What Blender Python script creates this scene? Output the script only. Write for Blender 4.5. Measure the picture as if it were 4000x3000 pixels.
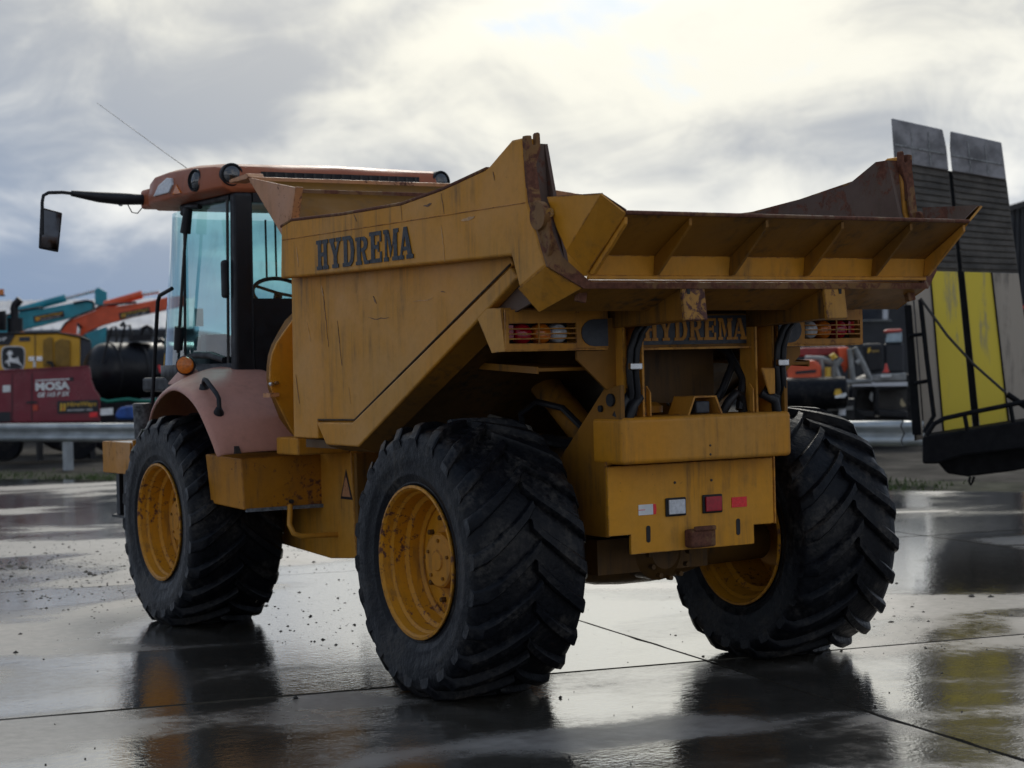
import bpy, bmesh, math, random
from math import sin, cos, pi, radians, sqrt, atan2, hypot
from mathutils import Vector, Matrix

# ------------------------------------------------------------------ scene, camera, sky, sun
for o in list(bpy.data.objects):
    bpy.data.objects.remove(o)
scene = bpy.context.scene
col = scene.collection
random.seed(7)

CAM = Vector((-7.8193, 5.4504, 1.5381))
FW = Vector((0.85319664, -0.521504, -0.00943799))
RT = Vector((-0.52156895, -0.8528633, -0.02429057))
UP = Vector((-0.00461831, -0.0256472, 0.99966039))
FPX = 7415.3
VH = Vector((FW.x, FW.y, 0)).normalized()          # level view direction
RH = Vector((VH.y, -VH.x, 0))                       # level right

cam_data = bpy.data.cameras.new('camera')
cam = bpy.data.objects.new('camera', cam_data)
col.objects.link(cam)
cam.matrix_world = Matrix(((RT.x, UP.x, -FW.x, CAM.x), (RT.y, UP.y, -FW.y, CAM.y),
                           (RT.z, UP.z, -FW.z, CAM.z), (0, 0, 0, 1)))
cam_data.sensor_width = 36
cam_data.lens = 36 * FPX / 4000
cam_data.clip_start = 0.1
cam_data.clip_end = 3000
cam_data.dof.use_dof = True
cam_data.dof.focus_distance = 9.3
cam_data.dof.aperture_fstop = 3.4
scene.camera = cam

SUN_AZ = radians(-31.4 - 2.5)     # in front of the camera, above the frame, behind the cloud
SUN_EL = radians(34)
sun_dir = Vector((cos(SUN_EL) * cos(SUN_AZ), cos(SUN_EL) * sin(SUN_AZ), sin(SUN_EL)))

world = bpy.data.worlds.new('World')
scene.world = world
world.use_nodes = True
wn, wl = world.node_tree.nodes, world.node_tree.links
wn.clear()


def N(nt, kind, **kw):
    n = nt.nodes.new(kind)
    for k, v in kw.items():
        if k == 'inp':
            for a, b in v.items():
                n.inputs[a].default_value = b
        else:
            setattr(n, k, v)
    return n


def math_node(nt, op, a, b=None, c=None, clamp=False):
    n = nt.nodes.new('ShaderNodeMath')
    n.operation = op
    n.use_clamp = clamp
    for i, s in enumerate((a, b, c)):
        if s is None:
            continue
        if isinstance(s, (int, float)):
            n.inputs[i].default_value = s
        else:
            nt.links.new(s, n.inputs[i])
    return n.outputs[0]


def mixc(nt, fac, a, b, blend='MIX'):
    n = nt.nodes.new('ShaderNodeMix')
    n.data_type = 'RGBA'
    n.blend_type = blend
    for s, i in ((fac, 0), (a, 6), (b, 7)):
        if isinstance(s, (int, float)):
            n.inputs[i].default_value = s
        elif isinstance(s, (tuple, list)):
            n.inputs[i].default_value = (s[0], s[1], s[2], 1)
        else:
            nt.links.new(s, n.inputs[i])
    return n.outputs[2]


def ramp(nt, fac, lo, hi, a=0.0, b=1.0, smooth=True):
    n = nt.nodes.new('ShaderNodeMapRange')
    n.interpolation_type = 'SMOOTHSTEP' if smooth else 'LINEAR'
    nt.links.new(fac, n.inputs[0])
    n.inputs[1].default_value = lo
    n.inputs[2].default_value = hi
    n.inputs[3].default_value = a
    n.inputs[4].default_value = b
    return n.outputs[0]


def noise(nt, vec, scale, detail=6, rough=0.55, dist=0.0, off=None, stretch=None):
    if off or stretch:
        m = nt.nodes.new('ShaderNodeMapping')
        nt.links.new(vec, m.inputs[0])
        if off:
            m.inputs['Location'].default_value = off
        if stretch:
            m.inputs['Scale'].default_value = stretch
        vec = m.outputs[0]
    n = nt.nodes.new('ShaderNodeTexNoise')
    nt.links.new(vec, n.inputs['Vector'])
    n.inputs['Scale'].default_value = scale
    n.inputs['Detail'].default_value = detail
    n.inputs['Roughness'].default_value = rough
    n.inputs['Distortion'].default_value = dist
    return n.outputs['Fac']


def build_world():
    nt = world.node_tree
    tc = N(nt, 'ShaderNodeTexCoord')
    d = tc.outputs['Generated']
    nrm = N(nt, 'ShaderNodeVectorMath', operation='NORMALIZE')
    nt.links.new(d, nrm.inputs[0])
    d = nrm.outputs[0]
    sep = N(nt, 'ShaderNodeSeparateXYZ')
    nt.links.new(d, sep.inputs[0])
    z = math_node(nt, 'MAXIMUM', sep.outputs[2], 0.0)
    # project the direction on a cloud deck, so that clouds flatten into bands near the horizon
    den = math_node(nt, 'ADD', z, 0.16)
    inv = math_node(nt, 'DIVIDE', 1.0, den)
    sc = N(nt, 'ShaderNodeVectorMath', operation='SCALE')
    nt.links.new(d, sc.inputs[0])
    nt.links.new(inv, sc.inputs['Scale'])
    deck = sc.outputs[0]
    sky = N(nt, 'ShaderNodeTexSky', sky_type='NISHITA', sun_disc=False)
    sky.sun_elevation = SUN_EL
    sky.sun_rotation = pi / 2 - SUN_AZ
    sky.air_density = 1.0
    sky.dust_density = 0.3
    skyc = mixc(nt, 1.0, sky.outputs[0], (0.055, 0.065, 0.085), 'MULTIPLY')
    dot = N(nt, 'ShaderNodeVectorMath', operation='DOT_PRODUCT')
    nt.links.new(d, dot.inputs[0])
    dot.inputs[1].default_value = sun_dir
    cosang = math_node(nt, 'MAXIMUM', dot.outputs['Value'], 0.0)
    glow = ramp(nt, cosang, 0.80, 0.915)                           # light spread through the cloud
    core = math_node(nt, 'POWER', cosang, 42.0)                    # where the sun itself stands
    n1 = noise(nt, deck, 0.45, 4, 0.45, 0.4, off=(0.12, 7.54, 2.33))
    n2 = noise(nt, d, 6.0, 6, 0.5, 0.5, off=(2.11, 8.96, 4.23), stretch=(1.0, 1.0, 2.0))
    n3 = noise(nt, d, 12.0, 7, 0.62, 0.6, off=(1.7, 2.2, 0.3), stretch=(1.0, 1.0, 1.8))
    body = math_node(nt, 'MULTIPLY_ADD', n2, 0.45, math_node(nt, 'MULTIPLY', n1, 0.55))
    body = math_node(nt, 'MULTIPLY_ADD', n3, 0.30, body)           # about 0.6 on average
    thick = ramp(nt, body, 0.53, 0.73)
    # thick cloud is grey-blue, thin cloud lets the light behind it through
    thin_c = mixc(nt, glow, (0.70, 0.71, 0.72), (0.66, 0.645, 0.565))
    thick_c = mixc(nt, glow, (0.17, 0.23, 0.335), (0.35, 0.36, 0.37))
    cloud = mixc(nt, thick, thin_c, thick_c)
    hot = mixc(nt, core, (0, 0, 0), (2.8, 2.7, 2.45))
    cloud = mixc(nt, 1.0, cloud, hot, 'ADD')
    gap = ramp(nt, body, 0.44, 0.53, 0.62, 1.0)
    allsky = mixc(nt, gap, skyc, cloud)
    bg = N(nt, 'ShaderNodeBackground')
    nt.links.new(allsky, bg.inputs[0])
    bg.inputs[1].default_value = 1.0
    out = N(nt, 'ShaderNodeOutputWorld')
    nt.links.new(bg.outputs[0], out.inputs[0])


build_world()

sun_data = bpy.data.lights.new('sun', 'SUN')
sun_data.energy = 0.6
sun_data.angle = radians(14)
sun_data.color = (1.0, 0.95, 0.86)
sun = bpy.data.objects.new('sun', sun_data)
col.objects.link(sun)
sun.rotation_euler = (-sun_dir).to_track_quat('-Z', 'Y').to_euler()

scene.view_settings.view_transform = 'Standard'
scene.view_settings.look = 'None'
scene.view_settings.gamma = 1.0
scene.view_settings.use_curve_mapping = False
scene.view_settings.exposure = 0.52


# ------------------------------------------------------------------ helpers
def at(px, py, D):
    """a point of the place seen at photograph pixel (px, py), D metres ahead"""
    return CAM + (FW + RT * ((px - 2000) / FPX) - UP * ((py - 1500) / FPX)) * D


class MB:
    def __init__(self):
        self.v, self.f = [], []

    def add(self, vs, fs):
        n = len(self.v)
        self.v += [tuple(p) for p in vs]
        self.f += [tuple(i + n for i in q) for q in fs]
        return self

    def hexa(self, p):
        return self.add(p, [(0, 3, 2, 1), (4, 5, 6, 7), (0, 1, 5, 4), (1, 2, 6, 5), (2, 3, 7, 6), (3, 0, 4, 7)])

    def box(self, x0, x1, y0, y1, z0, z1):
        return self.hexa([(x0, y0, z0), (x1, y0, z0), (x1, y1, z0), (x0, y1, z0),
                          (x0, y0, z1), (x1, y0, z1), (x1, y1, z1), (x0, y1, z1)])

    def prism(self, pts, vec):
        n = len(pts)
        pts = [Vector(p) for p in pts]
        vec = Vector(vec)
        vs = pts + [p + vec for p in pts]
        fs = [tuple(range(n))[::-1], tuple(range(n, 2 * n))]
        fs += [(i, (i + 1) % n, n + (i + 1) % n, n + i) for i in range(n)]
        return self.add(vs, fs)

    def xz(self, pts, y0, y1):
        return self.prism([(p[0], y0, p[1]) for p in pts], (0, y1 - y0, 0))

    def yz(self, pts, x0, x1):
        return self.prism([(x0, p[0], p[1]) for p in pts], (x1 - x0, 0, 0))

    def plate(self, quad, t):
        q = [Vector(p) for p in quad]
        n = (q[1] - q[0]).cross(q[2] - q[0]).normalized() * t
        return self.prism([p - n * 0.5 for p in q], n)

    def bar(self, a, b, w, h, up=(0, 0, 1)):
        a, b = Vector(a), Vector(b)
        d = (b - a).normalized()
        s = d.cross(Vector(up))
        if s.length < 1e-4:
            s = d.cross(Vector((1, 0, 0)))
        s.normalize()
        u = s.cross(d).normalized()
        s *= w / 2
        u *= h / 2
        return self.prism([a + s + u, a - s + u, a - s - u, a + s - u], b - a)

    def tube(self, pts, r, n=10, cap=True):
        pts = [Vector(p) for p in pts]
        m = len(pts)
        rings = []
        prev = None
        for i, p in enumerate(pts):
            t = (pts[min(i + 1, m - 1)] - pts[max(i - 1, 0)]).normalized()
            if prev is None:
                a = Vector((0, 0, 1)) if abs(t.z) < 0.9 else Vector((1, 0, 0))
                s = t.cross(a).normalized()
            else:
                s = (prev - t * prev.dot(t)).normalized()
            prev = s
            u = t.cross(s)
            rr = r[i] if isinstance(r, (list, tuple)) else r
            rings.append([p + (s * cos(2 * pi * k / n) + u * sin(2 * pi * k / n)) * rr for k in range(n)])
        vs = [q for ring in rings for q in ring]
        fs = [(i * n + k, i * n + (k + 1) % n, (i + 1) * n + (k + 1) % n, (i + 1) * n + k)
              for i in range(m - 1) for k in range(n)]
        if cap:
            fs += [tuple(range(n))[::-1], tuple(range((m - 1) * n, m * n))]
        return self.add(vs, fs)

    def lathe(self, prof, o, axis, n=32, cap=True):
        """prof = [(distance along axis, radius)]"""
        o, ax = Vector(o), Vector(axis).normalized()
        a = Vector((0, 0, 1)) if abs(ax.z) < 0.9 else Vector((1, 0, 0))
        s = ax.cross(a).normalized()
        u = ax.cross(s)
        vs = [o + ax * p + (s * cos(2 * pi * k / n) + u * sin(2 * pi * k / n)) * r for p, r in prof for k in range(n)]
        m = len(prof)
        fs = [(i * n + k, i * n + (k + 1) % n, (i + 1) * n + (k + 1) % n, (i + 1) * n + k)
              for i in range(m - 1) for k in range(n)]
        if cap:
            fs += [tuple(range(n))[::-1], tuple(range((m - 1) * n, m * n))]
        return self.add(vs, fs)

    def loft(self, A, B):
        """two point rows -> strip"""
        n = len(A)
        return self.add(list(A) + list(B), [(i, i + 1, n + i + 1, n + i) for i in range(n - 1)])

    def build(self, name, mat, parent=None, bevel=0.0, smooth=None, seg=2, solid=0.0, fix=True):
        me = bpy.data.meshes.new(name)
        me.from_pydata([tuple(p) for p in self.v], [], self.f)
        if fix:
            bm = bmesh.new()
            bm.from_mesh(me)
            bmesh.ops.recalc_face_normals(bm, faces=bm.faces)
            bm.to_mesh(me)
            bm.free()
        if smooth is not None:
            me.polygons.foreach_set('use_smooth', [True] * len(me.polygons))
            me.set_sharp_from_angle(angle=radians(smooth))
        me.materials.append(mat)
        o = bpy.data.objects.new(name, me)
        col.objects.link(o)
        if parent:
            o.parent = parent
        if solid:
            s = o.modifiers.new('solid', 'SOLIDIFY')
            s.thickness = solid
            s.offset = 0
        if bevel:
            b = o.modifiers.new('bevel', 'BEVEL')
            b.width = bevel
            b.segments = seg
            b.limit_method = 'ANGLE'
            b.angle_limit = radians(35)
            b.harden_normals = False
        return o


def empty(name, loc=(0, 0, 0), parent=None, label=None, cat=None, group=None):
    o = bpy.data.objects.new(name, None)
    o.empty_display_size = 0.2
    col.objects.link(o)
    o.location = loc
    if parent:
        o.parent = parent
    if label:
        tag(o, label, cat, group)
    return o


def tag(o, label=None, cat=None, group=None, kind=None):
    if label:
        o['label'] = label
    if cat:
        o['category'] = cat
    if group:
        o['group'] = group
    if kind:
        o['kind'] = kind
    return o


def sym(fn):
    for s in (1, -1):
        fn(s)


# ------------------------------------------------------------------ materials
MATS = {}


def new_mat(name):
    m = bpy.data.materials.new(name)
    m.use_nodes = True
    nt = m.node_tree
    b = nt.nodes['Principled BSDF']
    MATS[name] = m
    return m, nt, b


def plain(name, c, rough=0.5, metal=0.0, spec=0.5, var=0.15, vscale=6.0, bump=0.0, bscale=60.0, emit=None):
    m, nt, b = new_mat(name)
    tc = N(nt, 'ShaderNodeTexCoord')
    v = tc.outputs['Object']
    n = noise(nt, v, vscale, 6, 0.6)
    f = ramp(nt, n, 0.3, 0.7)
    lo = tuple(x * (1 - var) for x in c)
    hi = tuple(min(1, x * (1 + var)) for x in c)
    nt.links.new(mixc(nt, f, lo, hi), b.inputs['Base Color'])
    b.inputs['Metallic'].default_value = metal
    b.inputs['Specular IOR Level'].default_value = spec
    nt.links.new(ramp(nt, noise(nt, v, vscale * 2.3, 5, 0.6, off=(3, 1, 2)), 0.3, 0.7, max(0.02, rough - 0.1), min(1, rough + 0.12)), b.inputs['Roughness'])
    if bump:
        bn = N(nt, 'ShaderNodeBump', inp={'Strength': bump, 'Distance': 0.01})
        nt.links.new(noise(nt, v, bscale, 4, 0.6), bn.inputs['Height'])
        nt.links.new(bn.outputs[0], b.inputs['Normal'])
    return m


def paint(name, c, faded, rust=0.04, rough=0.42, dirt=0.35, dirt_c=(0.085, 0.06, 0.036), edge=True,
          rust_c=(0.085, 0.035, 0.022), chips=0.5, dent=0.25, rscale=11.0, spec=0.28):
    """sprayed steel that has worked: faded patches, runs of dirt, chips, rust at the edges"""
    m, nt, b = new_mat(name)
    tc = N(nt, 'ShaderNodeTexCoord')
    v = tc.outputs['Object']
    big = noise(nt, v, 1.1, 4, 0.6, 0.3)
    c1 = mixc(nt, ramp(nt, big, 0.35, 0.68), c, faded)
    fine = noise(nt, v, 22.0, 5, 0.7)
    c1 = mixc(nt, ramp(nt, fine, 0.35, 0.75, 0.0, 0.28), c1, tuple(x * 0.62 for x in c))
    # dirt washed down in streaks and lying in clouds
    st = noise(nt, v, 5.0, 4, 0.65, 0.2, stretch=(4.0, 4.0, 0.35))
    cl = noise(nt, v, 2.7, 5, 0.62, 0.4, off=(4.2, 1.3, 7.7))
    dm = math_node(nt, 'MULTIPLY', ramp(nt, st, 0.42, 0.78), ramp(nt, cl, 0.38, 0.70))
    dm = math_node(nt, 'MULTIPLY', dm, dirt * 1.6, clamp=True)
    c2 = mixc(nt, dm, c1, dirt_c)
    # small stone chips
    vo = N(nt, 'ShaderNodeTexVoronoi', inp={'Scale': 26.0, 'Randomness': 1.0})
    nt.links.new(v, vo.inputs['Vector'])
    ch = ramp(nt, vo.outputs['Distance'], 0.05, 0.10, 1.0, 0.0)
    ch = math_node(nt, 'MULTIPLY', ch, ramp(nt, noise(nt, v, 3.3, 3, 0.5, off=(9, 2, 4)), 0.52, 0.62, 0.0, chips))
    # rust
    rn = noise(nt, v, rscale, 6, 0.72, 0.5, off=(2.5, 8.5, 1.5))
    rl = noise(nt, v, 1.9, 3, 0.6, off=(7.5, 3.5, 2.5))
    rs = math_node(nt, 'MULTIPLY_ADD', rl, 0.5, math_node(nt, 'MULTIPLY', rn, 0.62))
    thr = 0.78 - rust
    rm = ramp(nt, rs, thr, thr + 0.06)
    if edge:
        bev = N(nt, 'ShaderNodeBevel', samples=4, inp={'Radius': 0.012})
        geo = N(nt, 'ShaderNodeNewGeometry')
        dp = N(nt, 'ShaderNodeVectorMath', operation='DOT_PRODUCT')
        nt.links.new(bev.outputs[0], dp.inputs[0])
        nt.links.new(geo.outputs['Normal'], dp.inputs[1])
        em = ramp(nt, dp.outputs['Value'], 0.999, 0.90)
        em = math_node(nt, 'MULTIPLY', em, ramp(nt, rn, 0.42, 0.60))
        rm = math_node(nt, 'MAXIMUM', rm, em)
    rm = math_node(nt, 'MAXIMUM', rm, ch)
    rcol = mixc(nt, ramp(nt, noise(nt, v, 40, 5, 0.7), 0.3, 0.7), rust_c, tuple(x * 1.9 for x in rust_c))
    c3 = mixc(nt, rm, c2, rcol)
    nt.links.new(c3, b.inputs['Base Color'])
    r = ramp(nt, cl, 0.3, 0.7, rough - 0.06, rough + 0.16)
    r = math_node(nt, 'MULTIPLY_ADD', rm, 0.35, r, clamp=True)
    nt.links.new(r, b.inputs['Roughness'])
    b.inputs['Specular IOR Level'].default_value = spec
    h = math_node(nt, 'MULTIPLY_ADD', noise(nt, v, 3.2, 2, 0.5), dent * 6.0, math_node(nt, 'MULTIPLY', noise(nt, v, 34.0, 2, 0.6), 0.35))
    bn = N(nt, 'ShaderNodeBump', inp={'Strength': 0.35, 'Distance': 0.006})
    nt.links.new(h, bn.inputs['Height'])
    nt.links.new(bn.outputs[0], b.inputs['Normal'])
    return m


yellow = paint('yellow_paint', (0.60, 0.250, 0.016), (0.53, 0.255, 0.045), rust=0.03, dirt=0.5)
yellow_rusty = paint('worn_yellow_paint', (0.54, 0.215, 0.010), (0.45, 0.20, 0.035), rust=0.14, dirt=0.5)
yellow_worn = paint('scuffed_yellow_paint', (0.64, 0.275, 0.014), (0.58, 0.28, 0.045), rust=0.05, dirt=0.5)
guard_paint = paint('shaded_guard_paint', (0.20, 0.09, 0.014), (0.15, 0.072, 0.02), rust=0.08, dirt=0.8, rough=0.8, edge=False, spec=0.03)  # darkened to paint in the shade of a steeper plate
tang_paint = paint('half_rusted_paint', (0.46, 0.22, 0.03), (0.40, 0.20, 0.05), rust=0.235, dirt=0.5, rscale=20.0, rust_c=(0.075, 0.036, 0.03))
step_paint = paint('rust_speckled_paint', (0.50, 0.20, 0.012), (0.36, 0.15, 0.022), rust=0.18, dirt=0.9, rscale=34.0)
rusty = paint('rusted_edge', (0.24, 0.12, 0.04), (0.12, 0.065, 0.04), rust=0.27, dirt=0.6, rough=0.62)
steel_in = paint('scoured_body_steel', (0.10, 0.062, 0.048), (0.13, 0.085, 0.06), rust=0.20, dirt=0.6, rough=0.55, edge=False)
yellow_dark = paint('grimy_shaded_yellow_paint', (0.30, 0.125, 0.010), (0.18, 0.085, 0.016), rust=0.06, dirt=0.9,
                    dirt_c=(0.04, 0.03, 0.02), rough=0.55, edge=False)  # grimy paint; also serves as painted shade on gate sheet and inner gussets
rim_yellow = paint('rim_paint', (0.60, 0.25, 0.010), (0.48, 0.21, 0.02), rust=0.165, dirt=0.5, rscale=30.0)
oily = paint('oily_casting', (0.13, 0.062, 0.012), (0.08, 0.042, 0.014), rust=0.06, dirt=0.9, dirt_c=(0.025, 0.02, 0.014), rough=0.5, edge=False)
pink = paint('faded_fender_plastic', (0.52, 0.245, 0.175), (0.47, 0.235, 0.175), rust=-0.3, rough=0.40, dirt=0.22, edge=False, chips=0.0)
roof_red = paint('faded_roof_plastic', (0.40, 0.105, 0.040), (0.36, 0.115, 0.055), rust=-0.3, rough=0.40, dirt=0.3, edge=False, chips=0.0)
flap_orange = paint('bleached_orange_paint', (0.55, 0.24, 0.09), (0.50, 0.24, 0.12), rust=0.15, dirt=0.4, rscale=28.0)
black_paint = plain('black_paint', (0.009, 0.009, 0.011), 0.5, bump=0.05, spec=0.35)
black_plastic = plain('black_plastic', (0.012, 0.012, 0.014), 0.55, bump=0.1, spec=0.35)
hose_rubber = plain('hose_rubber', (0.010, 0.010, 0.012), 0.42, bump=0.1, spec=0.3)
joint_fill_dark = plain('packed_grime', (0.045, 0.026, 0.012), 0.8, var=0.5, vscale=30)
decal_black = plain('black_decal', (0.010, 0.012, 0.017), 0.5, var=0.3, vscale=30)
decal_grey = plain('dark_grey_decal', (0.028, 0.032, 0.042), 0.5, var=0.2, vscale=30)
chrome = plain('bright_steel', (0.55, 0.56, 0.57), 0.22, metal=1.0)
white_paint = plain('white_paint', (0.72, 0.72, 0.70), 0.4)
grime_white = plain('worn_white', (0.26, 0.26, 0.25), 0.6, var=0.5, vscale=30)
canister_mat = plain('scuffed_canister', (0.07, 0.07, 0.07), 0.6, var=0.9, vscale=25)
grey_felt = plain('frayed_grey_strip', (0.16, 0.17, 0.18), 0.9, var=0.4, vscale=40, bump=0.5)
dark_steel = plain('dark_steel', (0.035, 0.032, 0.03), 0.5, metal=0.3, bump=0.2)
grey_cover = plain('dull_grey_sheet', (0.16, 0.15, 0.13), 0.5, var=0.3)
red_lens = plain('red_lens', (0.35, 0.004, 0.018), 0.12, var=0.2, vscale=60)
red_reflector = plain('red_reflector', (0.75, 0.015, 0.02), 0.2, var=0.1, vscale=90)
amber_lens = plain('amber_lens', (0.62, 0.16, 0.008), 0.12, var=0.2, vscale=60)
clear_lens = plain('clear_lens', (0.55, 0.56, 0.58), 0.10, var=0.15, vscale=60)
lamp_dark = plain('lamp_inside', (0.10, 0.10, 0.10), 0.15, metal=0.8)
mirror_glass = plain('mirror_glass', (0.07, 0.075, 0.085), 0.03, metal=1.0, var=0.02)  # dark tint stands in for a dim reflection


def tyre_mat():
    m, nt, b = new_mat('tyre_rubber')
    tc = N(nt, 'ShaderNodeTexCoord')
    v = tc.outputs['Object']
    dust = ramp(nt, noise(nt, v, 3.4, 6, 0.68, 0.6), 0.46, 0.66)
    fine = noise(nt, v, 30, 4, 0.7)
    dust = math_node(nt, 'MULTIPLY', dust, ramp(nt, fine, 0.35, 0.7))
    c = mixc(nt, ramp(nt, fine, 0.3, 0.7), (0.0035, 0.004, 0.0055), (0.008, 0.0085, 0.011))
    c = mixc(nt, math_node(nt, 'MULTIPLY', dust, 0.6), c, (0.085, 0.075, 0.063))
    nt.links.new(c, b.inputs['Base Color'])
    nt.links.new(ramp(nt, fine, 0.3, 0.75, 0.30, 0.52), b.inputs['Roughness'])
    b.inputs['Specular IOR Level'].default_value = 0.13
    bn = N(nt, 'ShaderNodeBump', inp={'Strength': 0.7, 'Distance': 0.006})
    nt.links.new(math_node(nt, 'ADD', fine, math_node(nt, 'MULTIPLY', noise(nt, v, 8, 3, 0.6), 2.0)), bn.inputs['Height'])
    nt.links.new(bn.outputs[0], b.inputs['Normal'])
    return m


rubber = tyre_mat()


def glass_mat(name, tint, smear_amt=0.12, rough=0.02):
    m, nt, b = new_mat(name)
    nt.nodes.remove(b)
    out = nt.nodes['Material Output']
    tr = N(nt, 'ShaderNodeBsdfTransparent', inp={'Color': (*tint, 1)})
    gl = N(nt, 'ShaderNodeBsdfGlossy', inp={'Roughness': rough, 'Color': (0.95, 0.97, 1, 1)})
    geo = N(nt, 'ShaderNodeNewGeometry')
    dp = N(nt, 'ShaderNodeVectorMath', operation='DOT_PRODUCT')
    nt.links.new(geo.outputs['Normal'], dp.inputs[0])
    nt.links.new(geo.outputs['Incoming'], dp.inputs[1])
    cth = math_node(nt, 'ABSOLUTE', dp.outputs['Value'])
    fr = math_node(nt, 'POWER', math_node(nt, 'SUBTRACT', 1.0, cth, clamp=True), 5.0)
    fr = math_node(nt, 'MULTIPLY_ADD', fr, 0.92, 0.06)
    tc = N(nt, 'ShaderNodeTexCoord')
    smear = ramp(nt, noise(nt, tc.outputs['Object'], 4, 7, 0.6, stretch=(2, 2, 0.5)), 0.45, 0.8, 0.0, smear_amt)
    df = N(nt, 'ShaderNodeBsdfDiffuse', inp={'Color': (0.35, 0.37, 0.37, 1)})
    m1 = N(nt, 'ShaderNodeMixShader')
    nt.links.new(smear, m1.inputs[0])
    nt.links.new(tr.outputs[0], m1.inputs[1])
    nt.links.new(df.outputs[0], m1.inputs[2])
    m2 = N(nt, 'ShaderNodeMixShader')
    nt.links.new(fr, m2.inputs[0])
    nt.links.new(m1.outputs[0], m2.inputs[1])
    nt.links.new(gl.outputs[0], m2.inputs[2])
    nt.links.new(m2.outputs[0], out.inputs['Surface'])
    return m


cab_glass = glass_mat('tinted_cab_glass', (0.50, 0.80, 0.84))
screen_glass = glass_mat('windscreen_glass', (0.60, 0.80, 0.80), 0.30)


def concrete_mat():
    m, nt, b = new_mat('wet_concrete')
    geo = N(nt, 'ShaderNodeNewGeometry')
    v = geo.outputs['Position']
    big = noise(nt, v, 0.23, 3, 0.5, 0.4, off=(2.0, 3.2, 0))
    mid = noise(nt, v, 0.8, 4, 0.5, 0.6, off=(5.0, 1.0, 0), stretch=(1.0, 0.55, 1.0))
    fine = noise(nt, v, 14, 5, 0.65)
    grit = noise(nt, v, 90, 2, 0.6)
    info = N(nt, 'ShaderNodeObjectInfo')
    slab = N(nt, 'ShaderNodeSeparateColor')
    nt.links.new(info.outputs['Color'], slab.inputs[0])
    wet = math_node(nt, 'MULTIPLY_ADD', mid, 0.45, math_node(nt, 'MULTIPLY', big, 0.7))
    wet = math_node(nt, 'MULTIPLY_ADD', fine, 0.09, wet)            # about 0.6
    wet = math_node(nt, 'ADD', wet, math_node(nt, 'SUBTRACT', slab.outputs[0], 0.5))   # each slab drains in its own way
    puddle = ramp(nt, wet, 0.575, 0.645)           # standing water
    dry = ramp(nt, wet, 0.605, 0.545)             # damp slab, hardly any film
    c = mixc(nt, ramp(nt, fine, 0.3, 0.7), (0.120, 0.112, 0.098), (0.185, 0.172, 0.152))
    stain = ramp(nt, noise(nt, v, 0.6, 5, 0.7, 0.8, off=(8, 8, 0)), 0.45, 0.7)
    c = mixc(nt, math_node(nt, 'MULTIPLY', stain, 0.55), c, (0.06, 0.052, 0.042))
    cw = mixc(nt, 1.0, c, (0.48, 0.46, 0.42), 'MULTIPLY')
    cd = mixc(nt, 1.0, c, (1.9, 1.85, 1.85), 'MULTIPLY')
    c = mixc(nt, dry, cw, cd)
    nt.links.new(c, b.inputs['Base Color'])
    r = math_node(nt, 'MULTIPLY_ADD', fine, 0.10, 0.10)
    r = math_node(nt, 'MULTIPLY_ADD', dry, 0.22, r)
    mr = N(nt, 'ShaderNodeMix')
    mr.data_type = 'FLOAT'
    nt.links.new(puddle, mr.inputs[0])
    nt.links.new(r, mr.inputs[2])
    mr.inputs[3].default_value = 0.05
    nt.links.new(mr.outputs[0], b.inputs['Roughness'])
    b.inputs['IOR'].default_value = 1.5
    # the film of water lying on the slab
    film = math_node(nt, 'MULTIPLY_ADD', puddle, 0.4, 0.6)
    film = math_node(nt, 'MULTIPLY', film, math_node(nt, 'MULTIPLY_ADD', dry, -0.9, 1.0))
    nt.links.new(film, b.inputs['Coat Weight'])
    b.inputs['Coat IOR'].default_value = 1.5
    nt.links.new(math_node(nt, 'MULTIPLY_ADD', puddle, -0.13, 0.17), b.inputs['Coat Roughness'])
    # relief: flat where water stands, gritty where it does not
    h = math_node(nt, 'MULTIPLY_ADD', grit, 0.35, fine)
    inv = math_node(nt, 'SUBTRACT', 1.0, puddle)
    h = math_node(nt, 'MULTIPLY', h, math_node(nt, 'MULTIPLY_ADD', inv, 0.45, 0.05))
    rip = noise(nt, v, 5.0, 3, 0.5, stretch=(1.6, 0.7, 1))
    h = math_node(nt, 'MULTIPLY_ADD', rip, 0.20, h)
    micro = noise(nt, v, 38.0, 3, 0.6, stretch=(1.0, 0.6, 1))
    h = math_node(nt, 'MULTIPLY_ADD', micro, 0.40, h)
    bn = N(nt, 'ShaderNodeBump', inp={'Strength': 0.5, 'Distance': 0.006})
    nt.links.new(h, bn.inputs['Height'])
    nt.links.new(bn.outputs[0], b.inputs['Normal'])
    nt.links.new(bn.outputs[0], b.inputs['Coat Normal'])
    return m


concrete = concrete_mat()
joint_fill = plain('joint_filler', (0.03, 0.028, 0.025), 0.5, var=0.3)
gravel = plain('gravel_yard', (0.050, 0.044, 0.036), 0.9, spec=0.08, var=0.5, vscale=1.2, bump=1.0, bscale=30)
grass_mat = plain('short_grass', (0.06, 0.088, 0.02), 0.7, var=0.4, vscale=1.5)
soil = plain('dark_crumbs', (0.028, 0.024, 0.019), 0.8, var=0.5, vscale=20, bump=0.5)
galv = plain('galvanised_steel', (0.36, 0.38, 0.38), 0.42, metal=0.35, var=0.2, vscale=3, bump=0.05)

# ------------------------------------------------------------------ lettering
def R4(x0, x1, y0, y1):
    return [(x0, y0), (x1, y0), (x1, y1), (x0, y1)]


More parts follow.
